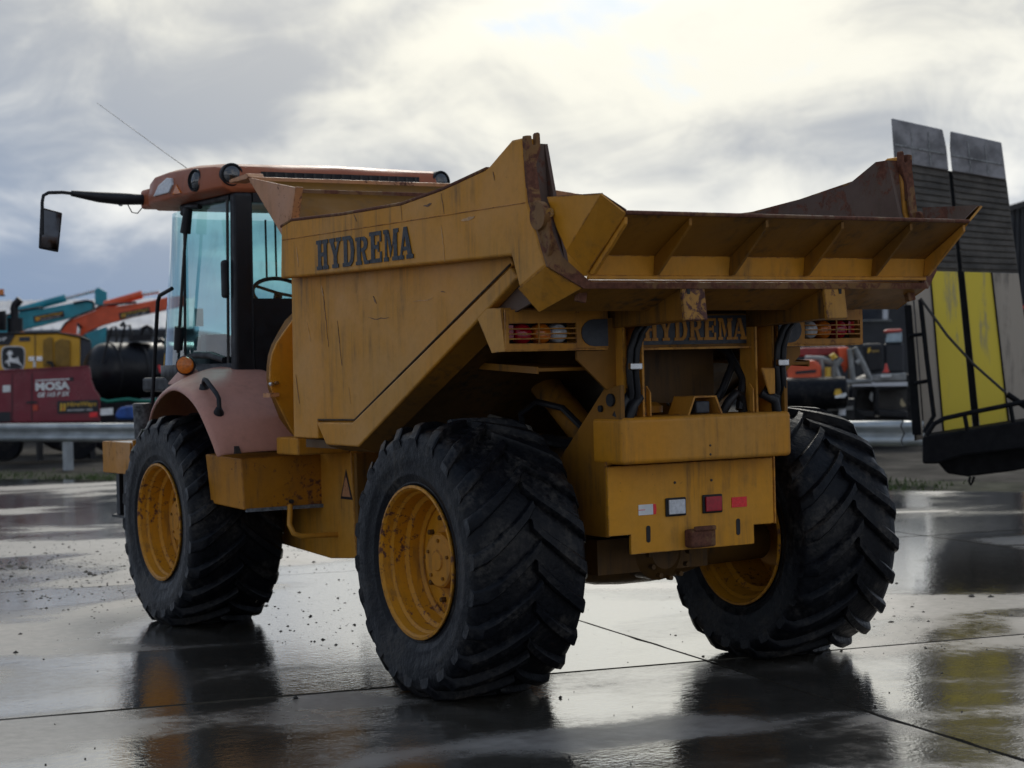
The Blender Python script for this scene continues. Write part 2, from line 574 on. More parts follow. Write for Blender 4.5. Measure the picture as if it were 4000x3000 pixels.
SLAB = {
    'H': [R4(.10, .36, .13, .87), R4(.56, .82, .13, .87), R4(0, .43, 0, .13), R4(.49, .92, 0, .13), R4(0, .43, .87, 1),
          R4(.49, .92, .87, 1), R4(.36, .56, .44, .58)],
    'Y': [R4(0, .43, .87, 1), R4(.52, .92, .87, 1), [(.08, .87), (.35, .87), (.59, .42), (.33, .42)],
          [(.66, .87), (.82, .87), (.59, .42), (.50, .58)], R4(.33, .59, .13, .42), R4(.22, .70, 0, .13)],
    'D': [R4(.10, .36, .13, .87), R4(0, .36, 0, .13), R4(0, .36, .87, 1),
          [(.36, 1), (.60, 1), (.80, .86), (.90, .5), (.80, .14), (.60, 0), (.36, 0), (.36, .13), (.50, .13), (.60, .25),
           (.64, .5), (.60, .75), (.50, .87), (.36, .87)]],
    'R': [R4(.10, .36, .13, .87), R4(0, .43, 0, .13), R4(0, .36, .87, 1),
          [(.36, 1), (.62, 1), (.82, .90), (.86, .74), (.80, .56), (.62, .47), (.36, .47), (.36, .59), (.50, .59), (.58, .66),
           (.58, .80), (.50, .87), (.36, .87)], [(.44, .47), (.64, .47), (.78, .13), (.95, .13), (.95, 0), (.60, 0)]],
    'E': [R4(.10, .36, .13, .87), R4(0, .86, 0, .13), R4(0, .84, .87, 1), R4(.36, .58, .44, .57), R4(.58, .68, .34, .67),
          R4(.72, .86, .13, .34), R4(.72, .84, .66, .87)],
    'M': [R4(.08, .22, .13, .87), R4(.68, .92, .13, .87), R4(0, .32, 0, .13), R4(.58, 1.02, 0, .13), R4(0, .30, .87, 1),
          R4(.66, 1.02, .87, 1), [(.22, .87), (.34, .99), (.56, .36), (.44, .10)], [(.44, .10), (.56, .36), (.68, .87), (.68, .60)]],
    'A': [[(.12, .13), (.24, .13), (.50, .84), (.38, 1)], [(.38, 1), (.60, 1), (.90, .13), (.62, .13)], R4(0, .36, 0, .13),
          R4(.54, 1.0, 0, .13), R4(.29, .64, .27, .39)],
}


SLAB['r'] = [[(x, y * .90) for x, y in p] for p in SLAB['R']]


def slab_text(mb, word, o, ux, uy, un, w, h, depth=0.003):
    """serif capitals laid from point o along ux, height along uy, standing proud along un"""
    o, ux, uy, un = Vector(o), Vector(ux), Vector(uy), Vector(un)
    n = len(word)
    adv = w / n
    k = 0
    for i, ch in enumerate(word):
        for p in SLAB[ch]:
            k += 1
            pts = [o + ux * (adv * (i + 1.0 * x)) + uy * (h * y) + un * (depth + 0.00025 * (k % 7)) for x, y in p]
            mb.prism(pts, -un * (depth - 0.0008))
    return mb


def font_text(name, body, o, ux, uy, size, mat, parent, offset=0.0, shear=0.0, sx=1.0, width=None):
    cu = bpy.data.curves.new(name, 'FONT')
    cu.body = body
    cu.size = 1.0
    cu.offset = offset
    cu.shear = shear
    cu.extrude = 0.012
    cu.resolution_u = 3
    t = bpy.data.objects.new(name, cu)
    col.objects.link(t)
    dg = bpy.context.evaluated_depsgraph_get()
    dg.update()
    me = bpy.data.meshes.new_from_object(t.evaluated_get(dg))
    bpy.data.objects.remove(t)
    xs = [v.co.x for v in me.vertices]
    ys = [v.co.y for v in me.vertices]
    x0, x1, y0, y1 = min(xs), max(xs), min(ys), max(ys)
    ky = size / (y1 - y0)
    kx = (width / (x1 - x0)) if width else ky * sx
    ux, uy = Vector(ux), Vector(uy)
    un = ux.cross(uy).normalized()
    for v in me.vertices:
        q = Vector(o) + ux * ((v.co.x - x0) * kx) + uy * ((v.co.y - y0) * ky) + un * (0.004 + v.co.z * 0.2)
        v.co = q
    me.materials.clear()
    me.materials.append(mat)
    ob = bpy.data.objects.new(name, me)
    col.objects.link(ob)
    ob.parent = parent
    return ob


# ------------------------------------------------------------------ ground
ground = MB().add([(-700, -700, -0.05), (900, -700, -0.05), (900, 700, -0.05), (-700, 700, -0.05)], [(0, 1, 2, 3)]).build('ground', gravel)
tag(ground, 'dark wet gravel yard behind the guardrail', 'ground', kind='structure')

E1 = Vector((0.980, -0.199))
E2 = Vector((0.199, 0.980))
CROSS = Vector((0.0, -0.46))
EDGE_P = Vector((20.0, -3.6))
EDGE_D = (Vector((7.4, -10.25)) - EDGE_P).normalized()
EDGE_N = Vector((EDGE_D.y, -EDGE_D.x))
if EDGE_N.dot(Vector((CAM.x, CAM.y)) - EDGE_P) < 0:
    EDGE_N = -EDGE_N


def clip(poly, p, n):
    out = []
    for i in range(len(poly)):
        a, b = poly[i], poly[(i + 1) % len(poly)]
        da, db = (a - p).dot(n), (b - p).dot(n)
        if da >= 0:
            out.append(a)
        if da * db < 0:
            out.append(a + (b - a) * (da / (da - db)))
    return out


yard_poly = [Vector((-40, -40)), Vector((45, -40)), Vector((45, 40)), Vector((-40, 40))]
yard_poly = clip(yard_poly, EDGE_P, EDGE_N)
yard = MB().add([(p.x, p.y, -0.014) for p in yard_poly], [tuple(range(len(yard_poly)))]).build('concrete_yard', joint_fill)
tag(yard, 'wet concrete yard of large slabs with open joints', 'pavement', kind='structure')
SL1, SL2, GAP = 5.25, 4.6, 0.011
for i in range(-4, 9):
    for j in range(-7, 6):
        a0, a1 = i * SL1 + GAP, (i + 1) * SL1 - GAP
        b0, b1 = j * SL2 + GAP, (j + 1) * SL2 - GAP
        q = [CROSS + E1 * a + E2 * b for a, b in ((a0, b0), (a1, b0), (a1, b1), (a0, b1))]
        q = clip(q, EDGE_P, EDGE_N)
        if len(q) < 3:
            continue
        dz = random.uniform(-0.0025, 0.0) if i >= 0 else -0.003
        if (i, j) == (0, 0):
            dz = 0
        rim_pts = []
        cen = sum(q, Vector((0, 0))) / len(q)
        for k in range(len(q)):
            a_, b_ = q[k], q[(k + 1) % len(q)]
            m_ = max(2, int((b_ - a_).length / .16))
            for t_ in range(m_):
                p = a_.lerp(b_, t_ / m_)
                chip = random.uniform(0, .004) + (random.uniform(.004, .016) if random.random() < .07 else 0)
                rim_pts.append(p + (cen - p).normalized() * chip)
        mb = MB().prism([(p.x, p.y, dz - 0.06) for p in rim_pts], (0, 0, 0.06))
        so = mb.build('concrete_slab', concrete, yard)
        wv = {(-1, 0): .475, (-1, -1): .50, (0, 0): .55, (0, -1): .52}.get((i, j), random.uniform(.46, .50))
        so.color = (wv, wv, wv, 1)

# crumbs of earth and stone dropped by the machines
rnd = random.Random(21)
crumbs = MB()


def crumb(p, r):
    n = 5
    vs = [(p[0], p[1], p[2] + r * rnd.uniform(.35, .7))]
    ph = rnd.uniform(0, 6.3)
    for k in range(n):
        a = ph + 2 * pi * k / n
        rr = r * rnd.uniform(.5, 1.5)
        vs.append((p[0] + cos(a) * rr, p[1] + sin(a) * rr, p[2] + r * rnd.uniform(-.15, .2)))
    vs.append((p[0], p[1], p[2] - 0.006))
    fs = [(0, 1 + k, 1 + (k + 1) % n) for k in range(n)] + [(6, 1 + (k + 1) % n, 1 + k) for k in range(n)]
    crumbs.add(vs, fs)


def scatter(px, py, sx, sy, n, r0, r1):
    for _ in range(n):
        x, y = rnd.gauss(px, sx), rnd.gauss(py, sy)
        if y < 2000:
            continue
        d = FW + RT * ((x - 2000) / FPX) - UP * ((y - 1500) / FPX)
        p = CAM + d * (-CAM.z / d.z)
        r = .75 * r0 + (.8 * r1 - .75 * r0) * rnd.random() ** 5
        crumb(p, r)


scatter(250, 2270, 300, 70, 900, .003, .020)
scatter(200, 2200, 260, 14, 350, .003, .012)
scatter(120, 2130, 260, 40, 150, .004, .025)
scatter(300, 2420, 300, 120, 90, .003, .018)
scatter(1250, 2410, 220, 80, 330, .003, .020)
scatter(1250, 2140, 160, 12, 160, .003, .016)
scatter(1300, 2220, 250, 60, 60, .004, .022)
scatter(2200, 2480, 500, 90, 55, .003, .018)
scatter(3500, 2380, 400, 120, 160, .003, .020)
scatter(600, 2800, 700, 120, 26, .003, .014)
scatter(2800, 2850, 900, 150, 30, .003, .010)
for (x, y, r) in ((62, 2548, .030), (80, 2478, .020), (350, 2240, .04), (372, 2248, .03), (338, 2232, .03), (1155, 2725, .022),
                  (1260, 2500, .020), (2190, 2725, .02), (40, 2212, .05), (90, 2216, .06), (120, 2222, .03), (3800, 2330, .035), (3868, 2330, .03)):
    scatter(x, y, 1, 1, 1, r, r)
co = crumbs.build('dirt_crumbs', soil, smooth=80)
tag(co, 'dark crumbs of earth and grit strewn over the wet concrete', 'dirt', kind='stuff')

# ------------------------------------------------------------------ the dump truck
truck = empty('dump_truck', (0, 0, 0), label='big yellow articulated dump truck with dark lettering along its skip body', cat='dump truck')
AX = 0.63
WB = 3.308


def tyre_mesh(side, phase):
    """carcass and chevron lugs, flattened where it stands; y outwards * side"""
    mb = MB()
    n = 120
    prof = [(-.262, .352), (-.270, .372), (-.268, .378), (-.280, .41), (-.283, .416), (-.282, .422), (-.293, .47), (-.298, .50), (-.297, .506), (-.299, .53), (-.292, .58), (-.272, .604), (-.23, .618), (-.12, .627), (0, .629),
            (.12, .627), (.23, .618), (.272, .604), (.292, .58), (.299, .53), (.297, .506), (.298, .50), (.293, .47), (.282, .422), (.283, .416), (.280, .41), (.268, .378), (.270, .372), (.262, .352)]
    for a, r in prof:
        for k in range(n):
            t = 2 * pi * k / n
            mb.v.append((r * cos(t), a * side, r * sin(t)))
    m = len(prof)
    for i in range(m - 1):
        for k in range(n):
            mb.f.append((i * n + k, i * n + (k + 1) % n, (i + 1) * n + (k + 1) % n, (i + 1) * n + k))
    rr = random.Random(int(phase * 100) + 3)
    NL = 22

    def top(a):
        a = abs(a)
        if a < .20:
            return .668 - .10 * a * a
        if a < .275:
            u = (a - .20) / .075
            return .664 - .022 * u * u
        u = min(1, (a - .275) / .03)
        return .642 - .09 * u
    for half in (1, -1):
        for k in range(NL):
            t0 = 2 * pi * (k + (0.5 if half < 0 else 0)) / NL + phase
            path = []
            wear = rr.uniform(-.010, .0)
            for j in range(8):
                u = j / 7
                a = (-.015 + u * .318)
                arc = .25 * (u ** .85) / .66
                path.append((a, arc, u))
            idx = []
            for a, arc, u in path:
                wd = (.052 + .026 * u + rr.uniform(-.004, .004)) / .65
                rt = top(a) + wear
                drop = .0
                aa = min(a, .301)
                rb = rt - .066
                if u > .9:
                    rb = .53
                    rt = .585
                th = t0 + arc
                row = []
                for dth, rad in ((-wd * .66, rb), (-wd * .48, rt - .009), (-wd * .33, rt), (wd * .33, rt), (wd * .48, rt - .009), (wd * .66, rb)):
                    row.append(len(mb.v))
                    yy = aa * half * side
                    if rad == rb and u > .8:
                        yy *= .985
                    mb.v.append((rad * cos(th + dth), yy, rad * sin(th + dth)))
                idx.append(row)
            for j in range(7):
                for q in range(5):
                    mb.f.append((idx[j][q], idx[j][q + 1], idx[j + 1][q + 1], idx[j + 1][q]))
            mb.f.append(tuple(idx[0]))
            mb.f.append(tuple(idx[-1]))
    out = []
    for x, y, z in mb.v:
        lo = max(0.0, (-z - .25) / .4)
        y *= 1 + .07 * min(1, lo) ** 1.5 * (1 if abs(y) > .2 else abs(y) / .2)
        z = max(z, -AX + 0.001)
        out.append((x, y, z))
    mb.v = out
    o = mb.build('tyre', rubber, None, smooth=38)
    return o


def wheel(side, x, phase, tyre_o=None):
    w = empty('wheel', (x, side * (1.2464 - .30), AX), truck)
    if tyre_o is None:
        t = tyre_mesh(side, phase)
    else:
        t = tyre_o.copy()
        col.objects.link(t)
    t.parent = w
    # rim: two flanges, stepped barrel
    mb = MB()
    prof = [(.262, .347), (.275, .362), (.283, .362), (.285, .350), (.272, .340), (.235, .334), (.222, .322), (.165, .318), (.150, .298), (.10, .292),
            (.085, .276), (-.14, .276), (-.16, .300), (-.225, .318), (-.240, .334), (-.272, .340), (-.285, .350), (-.283, .362), (-.275, .362), (-.262, .347)]
    mb.lathe([(a * side, r) for a, r in prof], (0, 0, 0), (0, 1, 0), 72, cap=False)
    rim = mb.build('rim', rim_yellow, w, smooth=28)
    # disc with the hub
    mb = MB()
    mb.lathe([(a * side, r) for a, r in [(.060, .276), (.078, .274), (.085, .255), (.088, .20), (.082, .165), (.082, .02), (.06, .02), (.06, .276)]], (0, 0, 0), (0, 1, 0), 48, cap=False)
    mb.build('wheel_disc', rim_yellow, w, smooth=28)
    mb = MB()
    mb.lathe([(a * side, r) for a, r in [(-.05, .17), (.10, .165), (.105, .135), (.150, .130), (.158, .120), (.160, .05), (.166, .045), (.166, .001)]], (0, 0, 0), (0, 1, 0), 28, cap=True)
    hub = mb.build('hub', yellow_rusty, w, smooth=28)
    nut = None
    for k in range(10):
        a = 2 * pi * k / 10
        if nut is None:
            nut = MB().lathe([(.085 * side, .014), (.112 * side, .013), (.116 * side, .007)], (0, 0, 0), (0, 1, 0), 6).build('wheel_nut', oily, w)
            o = nut
        else:
            o = nut.copy()
            col.objects.link(o)
        o.location = (.205 * cos(a), 0, .205 * sin(a))
    mb = MB()
    for k in range(5):
        a = 2 * pi * k / 5 + .4
        mb.lathe([(.156 * side, .010), (.167 * side, .009)], (.095 * cos(a), 0, .095 * sin(a)), (0, 1, 0), 6)
    mb.build('hub_bolts', yellow_dark, w)
    return t


tl = wheel(1, 0, .12)
tr = wheel(-1, 0, .30)
wheel(1, WB, .0, tl)
wheel(-1, WB, .0, tr)

# ---- axles and chassis under the body
for x in (0, WB):
    mb = MB()
    mb.lathe([(-.82, .10), (-.42, .11), (-.34, .13), (-.22, .155), (-.08, .165), (.08, .165), (.22, .155), (.34, .13), (.42, .11), (.82, .10)], (x, 0, AX - .03), (0, 1, 0), 24)
    mb.lathe([(-.30, .08), (-.24, .14), (.24, .14), (.30, .08)], (x, 0, AX - .02), (1, 0, 0), 20)
    mb.box(x - .24, x - .05, -.30, .36, AX - .11, AX + .06)
    ax = mb.build('axle', oily, truck, smooth=40)
    mb = MB()
    for k in range(12):
        a = 2 * pi * k / 12
        mb.lathe([(-.345, .013), (-.315, .013)], (x, .12 * cos(a), AX - .02 + .12 * sin(a)), (1, 0, 0), 6)
    mb.build('axle_bolts', oily, ax)
mb = MB()
mb.xz([(-.50, .78), (-.50, 1.15), (.35, 1.20), (1.75, 1.08), (1.75, .62), (1.1, .58), (.4, .72)], .33, .37)
mb.xz([(-.50, .78), (-.50, 1.15), (.35, 1.20), (1.75, 1.08), (1.75, .62), (1.1, .58), (.4, .72)], -.37, -.33)
mb.box(-.30, 1.70, -.325, .325, .80, .86)
mb.build('rear_chassis', oily, truck, bevel=.006)
for s in (1, -1):
    mb = MB()
    mb.tube([(-.12, .30 * s, 1.16), (.12, .30 * s, 1.33), (.42, .30 * s, 1.52)], .075, 18)
    mb.lathe([(-.03, .085), (.03, .085)], (-.10, .30 * s, 1.175), (.8, 0, .6), 18)
    cy = mb.build('tipping_cylinder', yellow_dark, truck, smooth=40)
    MB().tube([(.42, .30 * s, 1.52), (.62, .30 * s, 1.645)], .035, 14).build('cylinder_rod', chrome, cy, smooth=40)
# hoses and small iron in the hollow behind the wheel
for pts, r in (([(.30, .42, 1.15), (.25, .47, 1.30), (.05, .50, 1.36), (-.15, .48, 1.33), (-.30, .45, 1.22)], .016), ([(.5, .40, 1.12), (.1, .42, 1.17), (-.35, .40, 1.14)], .030),
               ([(-.45, -.10, 1.20), (-.50, -.22, 1.40), (-.48, -.30, 1.52), (-.40, -.32, 1.62)], .020), ([(-.55, -.28, 1.30), (-.52, -.33, 1.45), (-.45, -.30, 1.58), (-.30, -.25, 1.66)], .020)):
    MB().tube(pts, r, 8).build('hydraulic_line', hose_rubber, truck, smooth=40)
mb = MB()
mb.plate([(-.18, -.12, 1.33), (.25, -.45, 1.30), (.30, -.42, 1.52), (-.02, -.18, 1.53)], .012)
mb.build('belly_plate', grey_cover, truck)
MB().plate([(.10, .42, 1.08), (.42, .46, 1.06), (.60, .46, 1.30), (.22, .44, 1.24)], .012).build('belly_plate', grey_cover, truck)

# ---- dump body
body = empty('dump_body', (0, 0, 0), truck)


def side_poly():
    return [(1.655, 2.045), (1.63, 2.33), (1.50, 2.352), (.90, 2.335), (.25, 2.332), (-.15, 2.365), (-.567, 2.42), (-.777, 2.521), (-.868, 2.521),
            (-.896, 2.241), (-1.028, 1.957), (-.814, 1.874), (-.754, 2.019)]


for s in (1, -1):
    o = MB().xz(side_poly(), 1.055 * s, 1.12 * s).build('side_rail', yellow, body, bevel=.012, seg=3)
    # weld seam and folded lower lip
    MB().tube([(1.62, 1.121 * s, 2.252), (.6, 1.121 * s, 2.247), (-.16, 1.121 * s, 2.243), (-.88, 1.121 * s, 2.240)], .0025, 6).build('weld_seam', yellow_rusty, body)
    MB().xz([(1.64, 2.335), (1.50, 2.360), (.90, 2.343), (.25, 2.340), (-.15, 2.373), (-.56, 2.428), (-.56, 2.412), (-.15, 2.357), (.25, 2.324), (.90, 2.327), (1.50, 2.344), (1.64, 2.319)],
            1.02 * s, 1.124 * s).build('top_edge', rusty, body, bevel=.006)
    # main side sheet
    MB().xz([(1.69, 2.06), (1.71, 1.175), (1.40, 1.175), (1.40, 1.276), (.957, 1.281), (-.637, 1.988), (-.60, 2.06)], 1.005 * s, 1.04 * s).build('side_sheet', yellow, body, bevel=.006)
    # inner wall plate, scoured
    MB().xz([(1.62, 1.22), (1.60, 2.32), (.25, 2.318), (-.567, 2.405), (-.777, 2.50), (-.86, 2.50), (-1.01, 1.95), (-.9, 1.86)], .985 * s, 1.002 * s).build('inner_wall', steel_in, body)
    MB().xz([(-.1, 2.05), (-.1, 2.34), (-.567, 2.405), (-.777, 2.50), (-.86, 2.50), (-.885, 2.241), (-1.01, 1.97), (-.80, 2.03)], 1.004 * s, 1.053 * s).build('inner_wall', steel_in, body)
    # longitudinal corner rail under the slope
    MB().xz([(1.39, 1.264), (.961, 1.268), (-.637, 1.977), (-.70, 1.93), (-.51, 1.834), (.80, 1.19), (.90, 1.142), (1.274, 1.144)], 1.0 * s, 1.056 * s).build('corner_rail', yellow, body, bevel=.010, seg=3)
    MB().tube([(1.385, 1.043 * s, 1.276), (.955, 1.043 * s, 1.280), (-.62, 1.043 * s, 1.990)], .0055, 6).build('grimy_seam', joint_fill_dark, body)
    MB().prism([(1.274, 1.040 * s, 1.140), (.905, 1.040 * s, 1.138), (-.38, 1.040 * s, 1.748), (-.38, 1.052 * s, 1.752), (.90, 1.052 * s, 1.140), (1.274, 1.052 * s, 1.142)], (0, -.10 * s, -.03)).build('corner_rail_skirt', yellow_dark, body)
    # ear with its hook
    e = [(1.118, 2.300), (1.118, 2.528), (1.088, 2.530), (1.084, 2.492), (1.074, 2.486), (1.066, 2.494), (1.064, 2.538), (1.055, 2.546), (1.044, 2.540), (1.042, 2.470), (1.070, 2.395), (1.066, 2.30)]
    MB().yz([(a * s, b) for a, b in e], -.895, -.862).build('hook_ear', rusty, body, bevel=.005)
    # pivot lug and bolt of the tailgate
    MB().lathe([(0, .062), (.028, .060)], (-.985, (1.10 if s > 0 else -1.128), 2.175), (0, 1, 0), 24).build('pivot_lug', rusty, body, smooth=40)
    MB().xz([(-.90, 2.24), (-.96, 2.245), (-1.03, 2.19), (-1.06, 2.05), (-1.02, 1.97)], 1.088 * s, 1.112 * s).build('pivot_plate', rusty, body, bevel=.006)
    pb = MB().lathe([(-.045, .020), (-.003, .022), (.0, .012)], (-1.00, 1.10 * s, 2.185), (1, 0, 0), 12)
    pb.build('pivot_bolt', chrome, body, smooth=40)

# rear beam: wraps under the floor
F0 = [(-.812, 1.121, 1.874), (-.843, 1.037, 1.772), (-.843, -1.037, 1.772), (-.812, -1.121, 1.874)]
F1 = [(-1.029, 1.121, 1.957), (-1.100, .986, 1.862), (-1.100, -.986, 1.862), (-1.029, -1.121, 1.957)]
T0 = [(-.80, 1.06, 1.90), (-.82, .99, 1.84), (-.82, -.99, 1.84), (-.80, -1.06, 1.90)]
T1 = [(-1.02, 1.06, 1.975), (-1.09, .95, 1.895), (-1.09, -.95, 1.895), (-1.02, -1.06, 1.975)]
mb = MB()
for i in range(3):
    mb.hexa([F0[i], F0[i + 1], F1[i + 1], F1[i], T0[i], T0[i + 1], T1[i + 1], T1[i]])
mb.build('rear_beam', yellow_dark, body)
for s in (1, -1):
    MB().plate([(-.812, 1.1225 * s, 1.874), (-1.029, 1.1225 * s, 1.957), (-1.1, .988 * s, 1.861), (-.843, 1.039 * s, 1.771)], .004).build('beam_corner', yellow, body)
# rusted rim round the rear opening
Ro = [(-.876, 1.121, 2.45), (-.904, 1.121, 2.241), (-1.034, 1.119, 1.957), (-1.108, .986, 1.861), (-1.108, -.986, 1.861), (-1.034, -1.119, 1.957), (-.904, -1.121, 2.241), (-.876, -1.121, 2.45)]
Ri = [(-.876, 1.072, 2.45), (-.910, 1.066, 2.245), (-1.045, 1.052, 2.0), (-1.112, .955, 1.888), (-1.112, -.955, 1.888), (-1.045, -1.052, 2.0), (-.910, -1.066, 2.245), (-.876, -1.072, 2.45)]
mb = MB()
for i in range(7):
    q = [Ro[i], Ro[i + 1], Ri[i + 1], Ri[i]]
    mb.prism(q, (-.014, 0, -.002))
mb.build('rear_rim', rusty, body)
# floor and walls
mb = MB()
mb.xz([(1.66, 1.18), (.92, 1.18), (-.60, 1.905), (-1.08, 1.868), (-1.09, 1.896), (-.62, 1.94), (.94, 1.215), (1.66, 1.215)], -.984, .984)
mb.build('floor_sheet', steel_in, body)
mb = MB()
mb.xz([(.93, 1.12), (-.58, 1.845), (-.835, 1.845), (-.835, 1.88), (-.58, 1.88), (.93, 1.165)], -.98, .98)
mb.xz([(1.68, 1.12), (.935, 1.12), (.935, 1.165), (1.68, 1.165)], -.98, .98)
mb.build('belly_sheet', oily, body)
MB().box(1.64, 1.68, -1.0, 1.0, 1.19, 2.34).build('front_wall', yellow, body)
# spill guard leaning forward over the cab
fl = MB().plate([(1.76, .985, 2.325), (2.325, .985, 2.650), (2.325, -.985, 2.650), (1.76, -.985, 2.325)], .012).build('spill_guard', guard_paint, body)
for s in (1, -1):
    MB().xz([(2.338, 2.666), (1.889, 2.300), (1.765, 2.350), (1.680, 2.545)], .988 * s, 1.0 * s).build('guard_cheek', flap_orange, fl, bevel=.003)
    MB().xz([(2.60, 2.676), (2.345, 2.690), (2.315, 2.666), (2.345, 2.656), (2.59, 2.656)], .90 * s, 1.005 * s).build('guard_lip', flap_orange, fl, bevel=.003)
    MB().xz([(1.772, 2.352), (1.690, 2.548), (1.655, 2.548), (1.735, 2.345)], .968 * s, 1.015 * s).build('guard_post', flap_orange, fl, bevel=.004)
MB().box(2.17, 2.215, -.97, .97, 2.555, 2.590).build('guard_bar', rusty, fl, bevel=.004)
MB().box(2.305, 2.345, -.985, .985, 2.628, 2.668).build('guard_bar', flap_orange, fl, bevel=.006)
MB().box(1.665, 1.70, -1.0, 1.0, 2.20, 2.36).build('front_coaming', yellow, body)

# scars in the side sheet: bare scratches, a gouge, creases
def scar(pts, w, y, mat):
    mb = MB()
    n = len(pts)
    L, Rr = [], []
    for i, (x, z) in enumerate(pts):
        ww = .7 * w * (0.25 + 0.75 * sin(pi * (i + .5) / n)) * random.uniform(.6, 1.3)
        a = pts[max(0, i - 1)]
        b = pts[min(n - 1, i + 1)]
        dx, dz = b[0] - a[0], b[1] - a[1]
        l = hypot(dx, dz) or 1
        nx, nz = -dz / l * ww, dx / l * ww
        L.append((x + nx, y, z + nz))
        Rr.append((x - nx, y, z - nz))
    mb.loft(L, Rr)
    return mb.build('scratch', mat, body, solid=.0012)


def wander(x0, z0, x1, z1, n, j):
    return [(x0 + (x1 - x0) * k / n + random.uniform(-j, j), z0 + (z1 - z0) * k / n + random.uniform(-j, j)) for k in range(n + 1)]


bare = plain('bare_scratched_steel', (0.16, 0.075, 0.03), 0.6, var=0.5, vscale=40)
pale = plain('pale_scuffed_paint', (0.50, 0.27, 0.10), 0.5, var=0.3, vscale=40)
for (x0, z0, x1, z1, n, j, w, m) in ((1.30, 1.98, 1.24, 1.66, 12, .004, .006, bare), (1.285, 1.93, 1.31, 1.99, 4, .004, .010, pale), (1.13, 1.80, 1.10, 1.60, 9, .003, .005, bare), (1.10, 1.60, 1.09, 1.56, 4, .002, .004, bare),
                                     (.715, 1.905, .685, 1.87, 5, .003, .010, bare), (.78, 1.80, .56, 1.79, 9, .006, .003, bare), (1.66, 1.52, 1.62, 1.36, 7, .003, .004, bare), (.02, 1.90, -.02, 1.895, 4, .002, .004, bare),
                                     (1.02, 1.45, 1.00, 1.36, 6, .003, .0025, pale), (.30, 1.86, .10, 1.87, 6, .004, .002, pale), (1.5, 1.80, 1.46, 1.70, 5, .003, .003, pale)):
    scar(wander(x0, z0, x1, z1, n, j), w, 1.0412, m)
for (x0, z0, x1, z1, n, j, w, m) in ((1.44, 2.20, 1.42, 2.10, 7, .004, .008, pale), (-.14, 2.20, -.16, 2.09, 8, .003, .005, pale), (-.16, 2.09, -.165, 2.03, 5, .002, .003, pale), (-.33, 2.205, -.45, 2.212, 6, .004, .010, pale),
                                     (-.15, 2.345, -.17, 2.25, 6, .002, .003, bare), (-.62, 2.40, -.63, 2.36, 4, .002, .004, bare), (.25, 2.325, .24, 2.25, 6, .002, .002, bare), (.75, 2.32, .72, 2.28, 4, .004, .006, bare), (.02, 2.30, -.05, 2.305, 5, .004, .008, bare)):
    scar(wander(x0, z0, x1, z1, n, j), w, 1.1212, m)

# side lettering
slab_text(MB(), 'HYDrEMA', (1.19, 1.1205, 2.064), (-1, 0, 0), (0, 0, 1), (0, 1, 0), 1.06, .154).build('lettering', decal_black, body)
slab_text(MB(), 'HYDREMA', (.14, -1.1205, 2.064), (1, 0, 0), (0, 0, 1), (0, -1, 0), 1.06, .154).build('lettering', decal_black, body)

# ---- tailgate: folded pan hinged at the ears
gate = empty('tailgate', (0, 0, 0), truck)
GB = (-1.128, 1.912)
GM = (-1.140, 2.000)
GT = (-1.414, 2.154)
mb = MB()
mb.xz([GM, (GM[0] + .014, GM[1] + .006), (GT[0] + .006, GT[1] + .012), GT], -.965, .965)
mb.build('gate_sheet', yellow_dark, gate)  # shade of the down-facing sheet is put into the dark grimy colour
MB().xz([GB, (GB[0] + .012, GB[1]), (GM[0] + .012, GM[1]), (GM[0] - .001, GM[1])], -.965, .965).build('gate_strip', yellow, gate)
MB().tube([(GT[0], .968, GT[1] + .004), (GT[0], -.968, GT[1] + .004)], .009, 8).build('gate_edge', rusty, gate)
MB().box(-1.135, -1.108, -.965, .965, 1.898, 1.916).build('gate_foot', yellow, gate, bevel=.004)
for s in (1, -1):
    corner = (-1.394, 1.075 * s, 2.233)
    flat = (GT[0], .966 * s, GT[1])
    low = (-1.120, .968 * s, 1.925)
    fold = (-1.10, 1.058 * s, 2.02)
    mb = MB()
    mb.plate([flat, low, fold, corner], .010)
    mb.build('gate_corner', yellow, gate)
    mb = MB()
    mb.prism([corner, fold, (-1.045, 1.07 * s, 2.12), (-1.0, 1.085 * s, 2.255)], (0, -.010 * s, 0))
    mb.build('gate_cheek', yellow, gate)
    MB().plate([(GT[0] + .012, .955 * s, GT[1] + .016), (-1.11, .955 * s, 1.945), (-1.09, 1.045 * s, 2.03), (-1.382, 1.062 * s, 2.236)], .004).build('gate_liner', steel_in, gate)
    MB().prism([(-1.385, 1.062 * s, 2.238), (-1.095, 1.046 * s, 2.03), (-1.05, 1.056 * s, 2.12), (-1.01, 1.068 * s, 2.258)], (0, -.004 * s, 0)).build('gate_liner', steel_in, gate)
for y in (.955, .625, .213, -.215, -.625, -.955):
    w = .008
    MB().xz([(-1.132, 1.917), (-1.142, 1.999), (-1.398, 2.143), (-1.398, 2.112), (-1.158, 1.917)], y - w, y + w).build('gusset', yellow if abs(y) > .9 else yellow_dark, gate, bevel=.002)  # inner gussets get the darker paint as painted shade under the sheet

